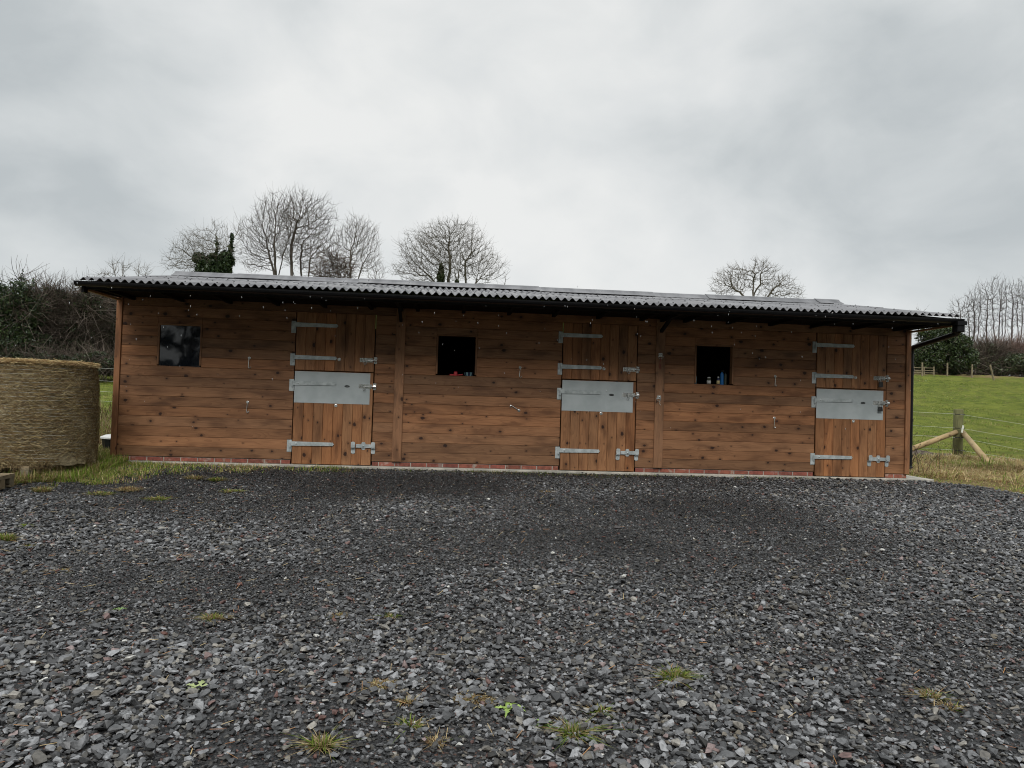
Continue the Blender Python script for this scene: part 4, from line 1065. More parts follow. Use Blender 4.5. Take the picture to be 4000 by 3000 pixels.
VV, FF, CC = [], [], []; off = 0
for n, kd in ((34000, 'side'), (2600, 'skirt'), (7000, 'top'), (7000, 'rim')):
    v, f, c = stems(n, kd); VV.append(v); FF.append(f + off); CC.append(c); off += len(v)
o = fast('loose_straw', np.vstack(VV), np.vstack(FF), M['straw'], np.vstack(CC), t); o['kind'] = 'stuff'
m = MB()
for k in range(26):                               # net wrap strands
    z = bz + .05 + k * (bh - .1) / 25; hh = (z - bz) / bh; rr = br * (1 - .09 * (abs(hh - .36) / .64) ** 3) + .014
    m.tube([(bc[0] + (rr + .006 * math.sin(a * 7 + k)) * math.cos(a), bc[1] + (rr + .006 * math.sin(a * 7 + k)) * math.sin(a), z + .008 * math.sin(a * 3 + k)) for a in np.linspace(0, 2 * PI, 49)[:-1]], .0013, 3, (.75, .72, .55), closed=True)
o = m.build('net_wrap', M['rope'], t); o['kind'] = 'stuff'

def pallet(cx, cy, zt, w, dpt, lab, rot=0):
    t = thing('wooden_pallet', lab, 'pallet', (0, 0, 0), 'wooden pallets by the bale')
    def bx(m, x0, x1, y0, y1, z0, z1, al='x'): m.box(x0, x1, y0, y1, z0, z1, bcol(.75, 1.1), al, .003)
    m = MB()
    for k in range(6): y = -dpt / 2 + k * (dpt - .1) / 5; bx(m, -w / 2, w / 2, y, y + .1, -.02, 0)
    for x in (-w / 2, -.05, w / 2 - .1): bx(m, x, x + .1, -dpt / 2, dpt / 2, -.040, -.0205, 'y')
    a = m.build('deck_board', M['pale'], None)
    parts = [a]
    for x in (-w / 2, -.05, w / 2 - .1):
        for y in (-dpt / 2, -.05, dpt / 2 - .1):
            m = MB(); bx(m, x + .003, x + .097, y + .003, y + .097, -.118, -.0405); parts.append(m.build('block', M['pale'], None))
    m = MB()
    for y in (-dpt / 2, -.05, dpt / 2 - .1): bx(m, -w / 2, w / 2, y, y + .1, -.138, -.1185)
    parts.append(m.build('bottom_board', M['pale'], None))
    t.location = (cx, cy, zt); t.rotation_euler = (0, 0, rot)
    for p in parts: p.parent = t
    return t
pallet(-3.02, -.93, .038, 1.05, .95, 'weathered wooden pallet under the straw bale', .0)
pallet(-2.93, -2.02, -.005, 1.0, .5, 'empty wooden pallet at the left edge in the grass', .12)

# trough behind the gap
t = thing('plastic_tub', 'black tub with a pale lid in the gap between bale and stable', 'tub', (-2.62, 1.2, gz(-2.62, 1.2)))
zt = gz(-2.62, 1.2); m = MB(); m.lathe((-2.62, 1.2, zt), [(.2, 0), (.26, .02), (.29, .24), (.27, .24), (.24, .05)], 20); m.build('tub_body', M['black'], t)
m = MB(); m.lathe((-2.62, 1.2, zt + .245), [(.31, 0), (.31, .02), (.24, .05), (.02, .06)], 20); m.build('lid', M['white'], t)

# ------------------------------------------------------------------ corner fence on the right
pc = far(3740, 1785, 16.6); bx_, by_ = pc[0], pc[1]; bzz = gz(bx_, by_)
fn = thing('wire_fence', 'green weathered corner post with two pale braces and four white fence ropes', 'fence', (bx_, by_, bzz))
topz = far(3740, 1598, 16.6)[2]
m = MB(); m.tube([(bx_, by_, bzz - .3), (bx_ + .005, by_, bzz + .5), (bx_ + .01, by_, topz - .02), (bx_ + .01, by_, topz)], [.105, .102, .100, .094], 18); m.build('corner_post', M['postgreen'], fn, True)
jz = far(3740, 1688, 16.6)[2]
ft = ground(3890, 1832, 8)
m = MB(); m.tube([(bx_ + .08, by_ - .06, jz), (ft[0], ft[1], ft[2] - .05)], [.055, .062], 12); m.build('brace', M['strut'], fn, True)
e1 = far(3480, 1785, 15.6)
m = MB(); m.tube([(bx_ - .08, by_ - .05, jz), (e1[0], e1[1], e1[2])], [.055, .062], 12); m.build('brace', M['strut'], fn, True)
for k, (v0, v4, vl) in enumerate(((1618, 1658, 1440), (1672, 1715, 1489), (1709, 1759, 1531), (1758, 1797, 1568))):
    a = far(430, vl, 16.0); b = far(3738, v0, 16.55); c = far(4000, v4, 15.4)
    a2 = a + (a - b) * .35; c2 = c + (c - b) * 2.2
    m = MB(); pts = [a2, a, b + [0, -.1, 0], c, c2]
    P2 = []
    for p, q in zip(pts[:-1], pts[1:]):
        for s in np.linspace(0, 1, 9)[:-1]: P2.append(tuple(np.array(p) * (1 - s) + np.array(q) * s))
    P2.append(tuple(pts[-1]))
    m.tube(P2, .0026, 4); m.build('fence_rope', M['rope'], fn)
    m = MB(); m.tube([tuple(b + [-.12, -.1, 0]), tuple(b + [.12, -.1, 0])], .009, 6); m.build('insulator', M['black'], fn)
m = MB(); pz = far(3757, 1690, 16.0); m.tube([tuple(pz), tuple(far(3763, 1662, 16.0))], .02, 6)
m.build('spare_peg', M['rope'], fn)

# far stock fence
fps = [(3602, 1420, 1470, 0), (3700, 1422, 1470, 0), (3797, 1427, 1477, 0), (3885, 1431, 1483, -.32)]
bases = [ground(u, vb, 30) for u, vt, vb, _ in fps]
print('FENCE', bases, [float(np.dot(b - CAM, FW)) for b in bases])
sf = thing('stock_fence', 'far row of pale fence posts along the top of the field', 'fence', tuple(bases[0]))
tops = []
for (u, vt, vb, ln), b in zip(fps, bases):
    hgt = (vb - vt + 4) / FPX * float(np.dot(b - CAM, FW)); tp = b + np.array([ln * hgt * RT[0], ln * hgt * RT[1], hgt]); tops.append(tp)
    m = MB(); m.tube([tuple(b - [0, 0, .3]), tuple(tp)], [.075, .07], 8); o = m.build('fence_post', M['pale'], sf)
    if ln: o['label'] = 'leaning fence post at the right end'
for fz in (.35, .6, .85):
    m = MB(); pts = [tuple(b * (1 - fz) + tp * fz) for b, tp in zip(bases, tops)]
    p0 = np.array(pts[0]) + (np.array(pts[0]) - np.array(pts[1])) * 1.2; p9 = np.array(pts[-1]) + (np.array(pts[-1]) - np.array(pts[-2])) * 2
    m.tube([tuple(p0)] + pts + [tuple(p9)], .012, 3); m.build('wire', M['bark'] if False else M['fascia'], sf)
rl = thing('rail_fence', 'short section of low wooden rails at the far left of the stock fence', 'fence', tuple(ground(3590, 1462, 30)))
for k, vv in enumerate((1436, 1446, 1455)):
    a, b = far(3560, vv, 68), far(3650, vv + 2, 69); m = MB(); m.tube([tuple(a), tuple(b)], .05, 4); m.build('rail', M['pale'], rl)
for uu in (3570, 3610, 3648):
    a = ground(uu, 1464, 30); m = MB(); m.tube([tuple(far(uu, 1464, 68.2) - [0, 0, .3]), tuple(far(uu, 1432, 68.2))], .06, 5); m.build('rail_post', M['pale'], rl)

# ------------------------------------------------------------------ trees
def seg_mesh(A, B, ra, rb, k):
    d = B - A; d /= np.maximum(np.linalg.norm(d, axis=1), 1e-9)[:, None]
    ref = np.where(np.abs(d[:, 2:3]) > .9, np.array([[1., 0, 0]]), np.array([[0, 0, 1.]]))
    a = np.cross(d, ref); a /= np.linalg.norm(a, axis=1)[:, None]; b = np.cross(d, a); n = len(A); V = np.empty((n, 2 * k, 3))
    for j in range(k):
        o = a * math.cos(2 * PI * j / k) + b * math.sin(2 * PI * j / k)
        V[:, j] = A + o * ra[:, None]; V[:, k + j] = B + o * rb[:, None]
    F = np.array([[j, (j + 1) % k, k + (j + 1) % k, k + j] for j in range(k)])
    return V.reshape(-1, 3), (F[None] + (np.arange(n) * 2 * k)[:, None, None]).reshape(-1, 4)
def crown_tree(seed, lab, dist, base_u, stems, env, natt, group, step=.18, kill=.22, infl=2.6, up=.22, jit=.22, tip=.0085, tw=3, twl=.62, tone=(.085, .072, .06), cat='tree', name='bare_tree', depth=.8, expo=2.15, vb=None):
    """a leafless tree: limbs grow from the given stems towards points spread through the crown"""
    r = np.random.default_rng(seed); k = dist / FPX
    base = far(base_u, 1500, dist); base[2] = gz(base[0], base[1]) - .1
    E_ = np.array([(*far(u, v, dist), ru * k, rv * k) for u, v, ru, rv in env]); w = E_[:, 3] ** 2 * E_[:, 4]
    b = r.choice(len(E_), natt, p=w / w.sum()); q = r.normal(size=(natt, 3)); q /= np.linalg.norm(q, axis=1)[:, None]; q *= (r.uniform(0, 1, natt) ** .45)[:, None]; q *= (.72 + .62 * fbm(q[:, 0:1] * 2.6 + seed, q[:, 2:3] * 2.6 + q[:, 1:2] * 1.9, seed))
    loc = np.stack([q[:, 0] * E_[b, 3], q[:, 1] * E_[b, 3] * depth, q[:, 2] * E_[b, 4]], 1)
    att = E_[b, :3] + loc[:, 0:1] * RT + loc[:, 1:2] * np.array([-RT[1], RT[0], 0]) + loc[:, 2:3] * np.array([0, 0, 1.])
    P = [base]; par = [-1]; isst = [True]
    for st in stems:
        last = 0; cur = base.copy()
        for (u, v) in st:
            tgt = far(u, v, dist + r.normal(0, .35) * (len(stems) > 1)); m = max(2, int(np.linalg.norm(tgt - cur) / (step * 2))); c0 = cur.copy()
            for i in range(1, m + 1):
                p = c0 + (tgt - c0) * i / m + r.normal(0, .035, 3) * (i < m); P.append(p); par.append(last); isst.append(True); last = len(P) - 1
            cur = P[-1]
    P = np.array(P); par = list(par); kids = np.zeros(len(P), int)
    dm = np.linalg.norm(att[:, None] - P[None], axis=2); dm[:, P[:, 2] < base[2] + .25 * (E_[0, 2] - base[2])] = 1e3
    nn = dm.argmin(1); nd = dm.min(1); alive = nd > kill
    att, nn, nd = att[alive], nn[alive], nd[alive]
    infl = max(infl, 1.05 * nd.min() + .1)
    for it in range(120):
        act = nd < infl
        if not act.any() or len(P) > 12000: break
        u_, inv = np.unique(nn[act], return_inverse=True); D_ = np.zeros((len(u_), 3)); dd = att[act] - P[nn[act]]; dd /= np.linalg.norm(dd, axis=1)[:, None]
        np.add.at(D_, inv, dd); D_ /= np.maximum(np.linalg.norm(D_, axis=1), 1e-6)[:, None]; D_ += np.array([0, 0, up]) + r.normal(0, jit, D_.shape); D_ /= np.linalg.norm(D_, axis=1)[:, None]
        ok = kids[u_] < 3
        if not ok.any(): break
        new = P[u_[ok]] + D_[ok] * step; kids[u_[ok]] += 1; n0 = len(P)
        P = np.vstack([P, new]); par += list(u_[ok]); isst += [False] * len(new); kids = np.concatenate([kids, np.zeros(len(new), int)])
        dn = np.linalg.norm(att[:, None] - new[None], axis=2); j = dn.argmin(1); m_ = dn[np.arange(len(att)), j]; bt = m_ < nd; nn[bt] = n0 + j[bt]; nd[bt] = m_[bt]
        keep = nd > kill; att, nn, nd = att[keep], nn[keep], nd[keep]
        if not len(att): break
    par = np.array(par); n = len(P); R = np.zeros(n); tip = tip * 1.15
    acc = np.zeros(n)
    for i in range(n - 1, 0, -1):
        R[i] = max(acc[i], tip ** expo) ** (1 / expo); acc[par[i]] += R[i] ** expo
    R[0] = max(acc[0], 1e-9) ** (1 / expo)
    isst = np.array(isst); e = np.arange(1, n); t = thing(name, lab, cat, tuple(base), group)
    def emit(nm, sel, kk, extra=None):
        if not len(sel): return
        V, F = seg_mesh(P[par[sel]], P[sel], np.minimum(R[par[sel]], R[sel] * 1.5), R[sel], kk)
        if extra is not None: F = np.vstack([F, extra[1] + len(V)]); V = np.vstack([V, extra[0]])
        C = np.array(tone) * (.8 + .5 * fbm(V[:, 0] * 1.5, V[:, 2] * 1.5, seed))[:, None]
        fast(nm, V, F, M['bark'], C, t)
    # short twigs on the thin wood
    thin = np.where((R < tip * 2.6) & ~isst)[0]; src = np.repeat(thin, tw); src = src[r.uniform(0, 1, len(src)) < .8]
    d = P[src] - P[par[src]]; d /= np.linalg.norm(d, axis=1)[:, None]; A = P[src]; ex = [[], []]; off = 0
    d = d + r.normal(0, .42, d.shape) + np.array([0, 0, .38]); L_ = twl * (.25 + 1.1 * r.uniform(0, 1, len(src)) ** 2); rr = np.full(len(src), tip * .85)
    for i in range(3):
        d = d + r.normal(0, .16, d.shape) + np.array([0, 0, .12]); d /= np.linalg.norm(d, axis=1)[:, None]; Bp = A + d * (L_ / 3)[:, None]
        v, f = seg_mesh(A, Bp, rr * (1 - .25 * i), rr * (.75 - .25 * i) + .001, 3); ex[0].append(v); ex[1].append(f + off); off += len(v); A = Bp
    emit('trunk', e[isst[e]], 7); emit('crown', e[~isst[e]], 4, (np.vstack(ex[0]), np.vstack(ex[1])))
    return t
def leaves(name, par, blobs, n, size, cols, seed, noise=.35, mat='leaf', hang=0):
    """leaf-sized quads through the volume of several uneven blobs (cx,cy,cz,rx,ry,rz)"""
    r = np.random.default_rng(seed); B = np.array(blobs, float); vol = B[:, 3] * B[:, 4] * B[:, 5]; b = r.choice(len(B), n * 2, p=vol / vol.sum())
    q = r.normal(size=(n * 2, 3)); q /= np.linalg.norm(q, axis=1)[:, None]; rad = r.uniform(0, 1, n * 2) ** .42
    nz = fbm(q[:, 0] * 2.2 + B[b, 0] * .7 + 9, q[:, 2] * 2.2 + q[:, 1] * 1.7 + 9, seed)
    rad = rad * (1 + (nz - .47) * 2 * noise)
    p = B[b, :3] + q * rad[:, None] * B[b, 3:]
    cl = fbm(p[:, 0] * 1.3 / size * .12 + 3, p[:, 2] * 1.3 / size * .12 + p[:, 1] * .4, seed + 7, 3)
    k = cl > .36 + .1 * r.uniform(-1, 1, n * 2); p = p[k][:n]; n = len(p)
    a = r.normal(size=(n, 3)); a /= np.linalg.norm(a, axis=1)[:, None]; c = np.cross(a, r.normal(size=(n, 3))); c /= np.linalg.norm(c, axis=1)[:, None]
    s = size * r.uniform(.5, 1.3, (n, 1)); V = np.stack([p - a * s, p + c * s * .45, p + a * s, p - c * s * .45], 1).reshape(-1, 3)
    cc = np.array(cols)[r.integers(0, len(cols), n)] * r.uniform(.65, 1.35, (n, 1))
    return fast(name, V, np.arange(n * 4).reshape(-1, 4), M[mat], np.repeat(cc, 4, 0), par)
def twigs(name, par, blobs, n, ln, rad, cols, seed, curl=.35, up=.15, shell=.5):
    """tangle of thin curved shoots through blobs"""
    r = np.random.default_rng(seed); B = np.array(blobs, float); vol = B[:, 3] * B[:, 5]; b = r.choice(len(B), n, p=vol / vol.sum())
    q = r.normal(size=(n, 3)); q /= np.linalg.norm(q, axis=1)[:, None]; rd = r.uniform(0, 1, n) ** shell
    p = B[b, :3] + q * rd[:, None] * B[b, 3:]
    d = q * np.array([.8, .8, .5]) + r.normal(0, .7, (n, 3)) + np.array([0, 0, up]); d /= np.linalg.norm(d, axis=1)[:, None]
    L_ = ln * r.uniform(.4, 1.3, n)[:, None]; m = 5; P = [p]; bend = r.normal(0, curl, (n, 3))
    for i in range(m - 1):
        d = d + bend / (m - 1) + r.normal(0, .12, (n, 3)); d /= np.linalg.norm(d, axis=1)[:, None]; P.append(P[-1] + d * L_ / (m - 1))
    V = []; rr = rad * r.uniform(.6, 1.4, n)[:, None]
    s = np.cross(d, r.normal(size=(n, 3))); s /= np.linalg.norm(s, axis=1)[:, None]; s3 = np.cross(d, s)
    for i in range(m):
        w = rr * (1 - .75 * i / (m - 1))
        for k in range(3): an = 2 * PI * k / 3; V.append(P[i] + (s * math.cos(an) + s3 * math.sin(an)) * w)
    V = np.stack(V, 1).reshape(-1, 3); base = np.arange(n)[:, None] * 3 * m
    F = np.concatenate([base + np.array([[3 * i + k, 3 * i + (k + 1) % 3, 3 * i + 3 + (k + 1) % 3, 3 * i + 3 + k]]) for i in range(m - 1) for k in range(3)])
    cc = np.array(cols)[r.integers(0, len(cols), n)] * r.uniform(.6, 1.4, (n, 1))
    return fast(name, V, F, M['bark'], np.repeat(cc, 3 * m, 0), par)

GT = 'bare trees behind the stable roof'
t = crown_tree(21, 'bare spreading tree with dark ivy on its stems, leftmost large tree behind the roof', 42, 840, [[(840, 1080), (845, 1010), (848, 930)], [(850, 1080), (885, 1030), (905, 930)], [(835, 1080), (790, 1020)]],
    [(800, 985, 125, 75), (740, 1030, 95, 45), (850, 915, 50, 55), (925, 930, 30, 90)], 2529, GT, tone=(.13, .115, .095), tip=.0056)
blobs = []; k = 42 / FPX
for (u, v, rx, rz) in ((782, 1012, 30, 26), (800, 1050, 44, 34), (845, 1060, 50, 40), (880, 1020, 30, 36), (830, 1020, 22, 30), (900, 985, 11, 38), (905, 935, 8, 28), (848, 975, 6, 40), (845, 935, 4, 20), (815, 1100, 60, 30), (870, 1060, 30, 30)):
    p = far(u, v, 41.8); blobs.append((p[0], p[1], p[2], rx * k, rx * k, rz * k))
leaves('ivy', t, blobs, 17000, .12, [(.03, .05, .018), (.045, .07, .022), (.02, .035, .014)], 31)
crown_tree(45, 'tall bare tree with several upright limbs, left member of the tall pair', 45, 1075, [[(1072, 1080), (1050, 985)], [(1078, 1080), (1070, 960)], [(1088, 1080), (1104, 1000)]],
    [(1050, 930, 110, 110), (1075, 850, 85, 100), (1010, 1010, 75, 60)], 4080, GT, up=.3, tip=.0056)
crown_tree(46, 'tallest bare tree behind the roof, right member of the tall pair', 46, 1165, [[(1140, 1080), (1138, 960), (1158, 870)], [(1178, 1080), (1178, 960)], [(1205, 1080), (1212, 1010)], [(1150, 1080), (1124, 1010)]],
    [(1190, 860, 115, 100), (1160, 800, 60, 60), (1230, 950, 95, 90), (1180, 980, 100, 80)], 5508, GT, up=.3, tip=.0056)
crown_tree(48, 'slender bare tree just right of the tall pair', 50, 1375, [[(1368, 1090), (1370, 980)], [(1400, 1090), (1418, 1030)]],
    [(1400, 950, 85, 95), (1380, 890, 35, 50), (1430, 1010, 60, 60)], 2529, GT, up=.3, tone=(.12, .105, .09), tip=.0056)
crown_tree(47, 'very low bare tree crown between the slender tree and the wide round tree', 50, 1470, [[(1465, 1120)]], [(1470, 1065, 40, 45)], 326, GT, tone=(.14, .12, .105), tip=.0056)
t = thing('thicket', 'dense dark tangle of twigs at the foot of the slender tree', 'shrub', tuple(far(1290, 1100, 44)))
k = 44 / FPX; bl = [(*far(1300, 1020, 44), 45 * k, 45 * k, 38 * k), (*far(1260, 1065, 44), 50 * k, 50 * k, 32 * k), (*far(1340, 1055, 44), 42 * k, 42 * k, 32 * k), (*far(1300, 1110, 44), 80 * k, 80 * k, 45 * k)]
twigs('branches', t, bl, 900, 1.0, .016, [(.09, .07, .055), (.07, .05, .04)], 5)
t = crown_tree(52, 'wide round bare tree behind the middle of the roof', 45, 1745, [[(1718, 1110), (1722, 1040)], [(1750, 1115), (1757, 1030), (1752, 960)], [(1785, 1115), (1792, 1060)], [(1820, 1120), (1818, 1020)], [(1712, 1120), (1680, 1080)], [(1850, 1120), (1862, 1090)]],
    [(1740, 1000, 180, 110), (1755, 930, 130, 70), (1640, 1060, 110, 50), (1880, 1050, 95, 70)], 6120, GT, up=.28, tip=.0056, tone=(.10, .088, .07))
k = 45 / FPX; leaves('ivy', t, [(*far(1722, 1085, 44.8), 13 * k, 13 * k, 45 * k), (*far(1785, 1110, 44.8), 9 * k, 9 * k, 24 * k), (*far(1722, 1050, 44.8), 7 * k, 7 * k, 25 * k)], 1500, .11, [(.035, .05, .018), (.05, .07, .025)], 33)
crown_tree(53, 'small twiggy sapling at the right foot of the wide round tree', 45, 1972, [[(1970, 1125), (1975, 1095)]], [(1975, 1090, 18, 32)], 183, GT, tip=.0056)
crown_tree(57, 'gnarled bare tree standing alone behind the right part of the roof', 60, 2935, [[(2912, 1165), (2890, 1140), (2865, 1125)], [(2943, 1165), (2942, 1100), (2950, 1070)], [(2945, 1150), (2972, 1110), (2970, 1070)], [(2995, 1165), (3020, 1130)]],
    [(2870, 1095, 85, 55), (2820, 1120, 50, 45), (2975, 1060, 60, 48), (2960, 1020, 30, 12), (3030, 1120, 75, 55), (2880, 1060, 40, 30), (3100, 1150, 40, 30)], 4488, GT, up=.06, jit=.34, tip=.009, step=.22, kill=.30, tone=(.115, .10, .082))
crown_tree(58, 'small bare tree top above the left end of the roof', 38, 455, [[(450, 1110), (450, 1075)], [(470, 1110), (480, 1070)]], [(465, 1055, 42, 35), (410, 1075, 30, 18)], 612, GT, up=.35, tone=(.14, .12, .10), tip=.0056)
crown_tree(59, 'low bare tree top right of the small one above the left roof end', 38, 550, [[(540, 1110), (540, 1080)], [(565, 1110), (565, 1080)]], [(550, 1060, 38, 28)], 448, GT, up=.35, tone=(.14, .12, .10), tip=.0056)

# left hedge
GH = 'shrubs in the left hedge'
def bush(lab, name, blobpx, dist, seed, ntw, nlf, lcol, tcol, tl=.8, tr=.011, lsize=.055, cat='shrub', group=GH, shell=.5, up=.15):
    k = dist / FPX; bl = []
    for (u, v, rx, rz) in blobpx: p = far(u, v, dist); bl.append((p[0], p[1], p[2], rx * k, rx * k * .9, rz * k))
    p = far(blobpx[0][0], 1450, dist); zb = gz(p[0], p[1])
    t = thing(name, lab, cat, (p[0], p[1], zb), group)
    if ntw: twigs('branches', t, bl, ntw, tl, tr, tcol, seed, shell=shell, up=up)
    if nlf: leaves('foliage', t, bl, nlf, lsize, lcol, seed + 1)
    # main stems from the ground
    r = np.random.default_rng(seed); m = MB()
    for j in range(7):
        a = r.normal(0, .5, 2); pts = [(p[0] + a[0] * .5, p[1] + a[1] * .5, zb - .2), (p[0] + a[0], p[1] + a[1], zb + .9), (bl[0][0] + r.normal(0, .5), bl[0][1], bl[0][2])]
        m.tube(pts, [.05, .035, .012], 5, (.09, .07, .055))
    m.build('stems', M['bark'], t)
    return t
DG = [(.022, .038, .014), (.035, .058, .018), (.05, .075, .022), (.018, .028, .012)]
RB = [(.10, .078, .062), (.075, .06, .048), (.14, .115, .095), (.055, .042, .034)]
bush('dark glossy evergreen shrub at the left edge behind the bale', 'evergreen_shrub', [(55, 1190, 85, 95), (20, 1290, 110, 110), (130, 1230, 60, 90), (80, 1360, 130, 90), (85, 1085, 10, 30), (130, 1110, 9, 25), (-60, 1200, 90, 100)], 24, 201, 1500, 52000, DG, RB, lsize=.05)
bush('reddish brown leafless bramble shrub between the two evergreens on the left', 'bramble_shrub', [(235, 1210, 75, 75), (190, 1300, 90, 100), (285, 1270, 80, 110), (250, 1380, 110, 90), (345, 1200, 60, 55), (180, 1165, 60, 45)], 25, 202, 7500, 26000, [(.032, .052, .018), (.046, .068, .024), (.022, .034, .013)], RB, tl=.85, tr=.009)
bush('dull green shrub beside the left end of the stable', 'evergreen_shrub', [(395, 1190, 75, 60), (430, 1290, 85, 110), (360, 1350, 90, 90), (470, 1240, 60, 100), (340, 1135, 30, 18)], 27, 203, 4000, 30000, [(.045, .06, .025), (.06, .07, .03), (.03, .04, .018)], RB, tl=.9, tr=.009)
bush('low dark thicket along the foot of the left hedge', 'thicket', [(60, 1420, 160, 55), (230, 1430, 150, 50), (390, 1420, 130, 45), (-80, 1420, 150, 60), (520, 1430, 120, 40)], 23.5, 204, 4200, 30000, [(.02, .032, .014), (.035, .05, .02), (.045, .06, .025)], RB, tl=.7, tr=.008)

# right hand hedge and wood
GR = 'shrubs along the far right hedge'
bush('round dark evergreen tree at the left end of the far right hedge', 'evergreen_tree', [(3690, 1345, 85, 70), (3650, 1400, 80, 60), (3740, 1400, 80, 60), (3680, 1295, 45, 22), (3610, 1300, 30, 16), (3640, 1330, 55, 50), (3760, 1340, 40, 35)], 71, 211, 700, 30000, [(.028, .045, .016), (.045, .07, .022), (.06, .085, .028), (.02, .03, .013)], RB, lsize=.13, tr=.02, cat='tree')
bush('brown and green bramble bank right of the evergreen tree', 'bramble_shrub', [(3780, 1420, 90, 50), (3850, 1390, 60, 55), (3720, 1450, 120, 30)], 77, 212, 3600, 16000, [(.06, .075, .03), (.09, .085, .04), (.04, .05, .022)], RB, tl=2.0, tr=.022, lsize=.12, group=GR)
bush('reddish leafless scrub at the right edge under the tall trees', 'scrub', [(3890, 1385, 70, 38), (3960, 1385, 90, 34), (4050, 1390, 90, 40)], 80, 213, 4200, 5000, [(.07, .075, .035)], [(.17, .10, .08), (.12, .08, .065), (.2, .15, .12)], tl=2.2, tr=.022, lsize=.12, group=GR)
bush('dark green hedge bank at the far right edge', 'hedge', [(3900, 1440, 90, 35), (3990, 1425, 110, 48), (4100, 1430, 120, 55), (4250, 1440, 150, 60)], 76, 214, 2600, 34000, [(.05, .07, .028), (.07, .09, .035), (.035, .05, .02)], RB, tl=1.8, tr=.02, lsize=.13, group=GR)
bush('low olive hedge behind the rails beside the downpipe', 'hedge', [(3580, 1430, 70, 30), (3500, 1430, 80, 40), (3650, 1445, 90, 22)], 77, 215, 1800, 16000, [(.06, .075, .03), (.08, .085, .04)], RB, tl=1.8, tr=.02, lsize=.12, group=GR)
GW = 'tall bare trees in the far right wood'; r = np.random.default_rng(8)
wood = [(3750, 1215, 40, 75, 'leftmost and lowest of the tall trees in the far right wood'), (3790, 1190, 34, 85, 'slim tree second from the left in the far right wood'), (3822, 1180, 32, 95, 'ivy stemmed tree third from the left in the far right wood'),
        (3860, 1170, 34, 100, 'straight tall tree fourth from the left in the far right wood'), (3897, 1165, 34, 105, 'tallest straight tree fifth from the left in the far right wood'), (3928, 1170, 24, 95, 'thin tree sixth from the left in the far right wood'),
        (3955, 1172, 26, 95, 'thin tree seventh from the left in the far right wood'), (3985, 1168, 30, 105, 'tall tree at the right edge of the photo in the far wood'), (4030, 1165, 42, 110, 'tall tree mostly cut off by the right edge of the photo'), (4100, 1170, 50, 110, 'tall tree just beyond the right edge of the photo')]
for i, (u, vc, ru, rv, lab) in enumerate(wood):
    u += r.uniform(-9, 9); vc += r.uniform(-6, 14); ru *= r.uniform(.8, 1.35)
    st = [[(u - 6 * j + r.uniform(-16, 16) - 4, 1400), (u + (j - .5) * ru * .5, 1300), (u + (j - .5) * ru * .8, vc)] for j in (0, 1)] if i % 3 else [[(u - 4, 1400), (u, 1300), (u + 4, vc - 10)]]
    crown_tree(300 + i, lab, 84 + (i * 37 % 5), u - 4, st, [(u, vc, ru, rv * .82), (u, vc + 70, ru * .9, 60)], 1100, GW, up=.5, jit=.16, tip=.010, step=.30, kill=.38, infl=5, tone=(.085, .072, .066), twl=.8, tw=3)
crown_tree(331, 'bare tree seen under the swan neck pipe beside the right corner', 80, 3590, [[(3590, 1350), (3588, 1280)]], [(3590, 1265, 50, 45), (3590, 1210, 30, 18)], 260, GW, up=.1, jit=.28, tip=.011, step=.36, kill=.55, tone=(.14, .125, .115))

# dead stalks on the right bank and posts' foot
r = np.random.default_rng(91); m = MB()
for k in range(60):
    x, y = (r.normal(9.6, .35), r.uniform(.9, 2.6)) if k % 2 else (r.uniform(12.5, 14.4), r.uniform(1.0, 2.4))
    z = gz(x, y); h = r.uniform(.3, .75); a = r.normal(0, .12, 2)
    m.tube([(x, y, z), (x + a[0], y + a[1], z + h * .6), (x + a[0] * 2, y + a[1] * 2, z + h)], [.004, .003, .0015], 3)
    for j in range(4):
        b = r.normal(0, .1, 2); s = r.uniform(.5, 1)
        m.tube([(x + a[0] * s, y + a[1] * s, z + h * s * .8), (x + a[0] * s + b[0], y + a[1] * s + b[1], z + h * s * .8 + .1)], [.002, .0015], 3)
        m.tube([(x + a[0] * s + b[0], y + a[1] * s + b[1], z + h * s * .8 + .1), (x + a[0] * s + b[0], y + a[1] * s + b[1], z + h * s * .8 + .115)], [.007, .005], 4)
dm = simple('dead_stalks', (.07, .05, .035), (.04, .03, .02), rough=.9)
o = m.build('dead_stalks', dm); tag(o, 'dark dead weed stalks standing in the rough grass on the right', None, None, 'stuff')

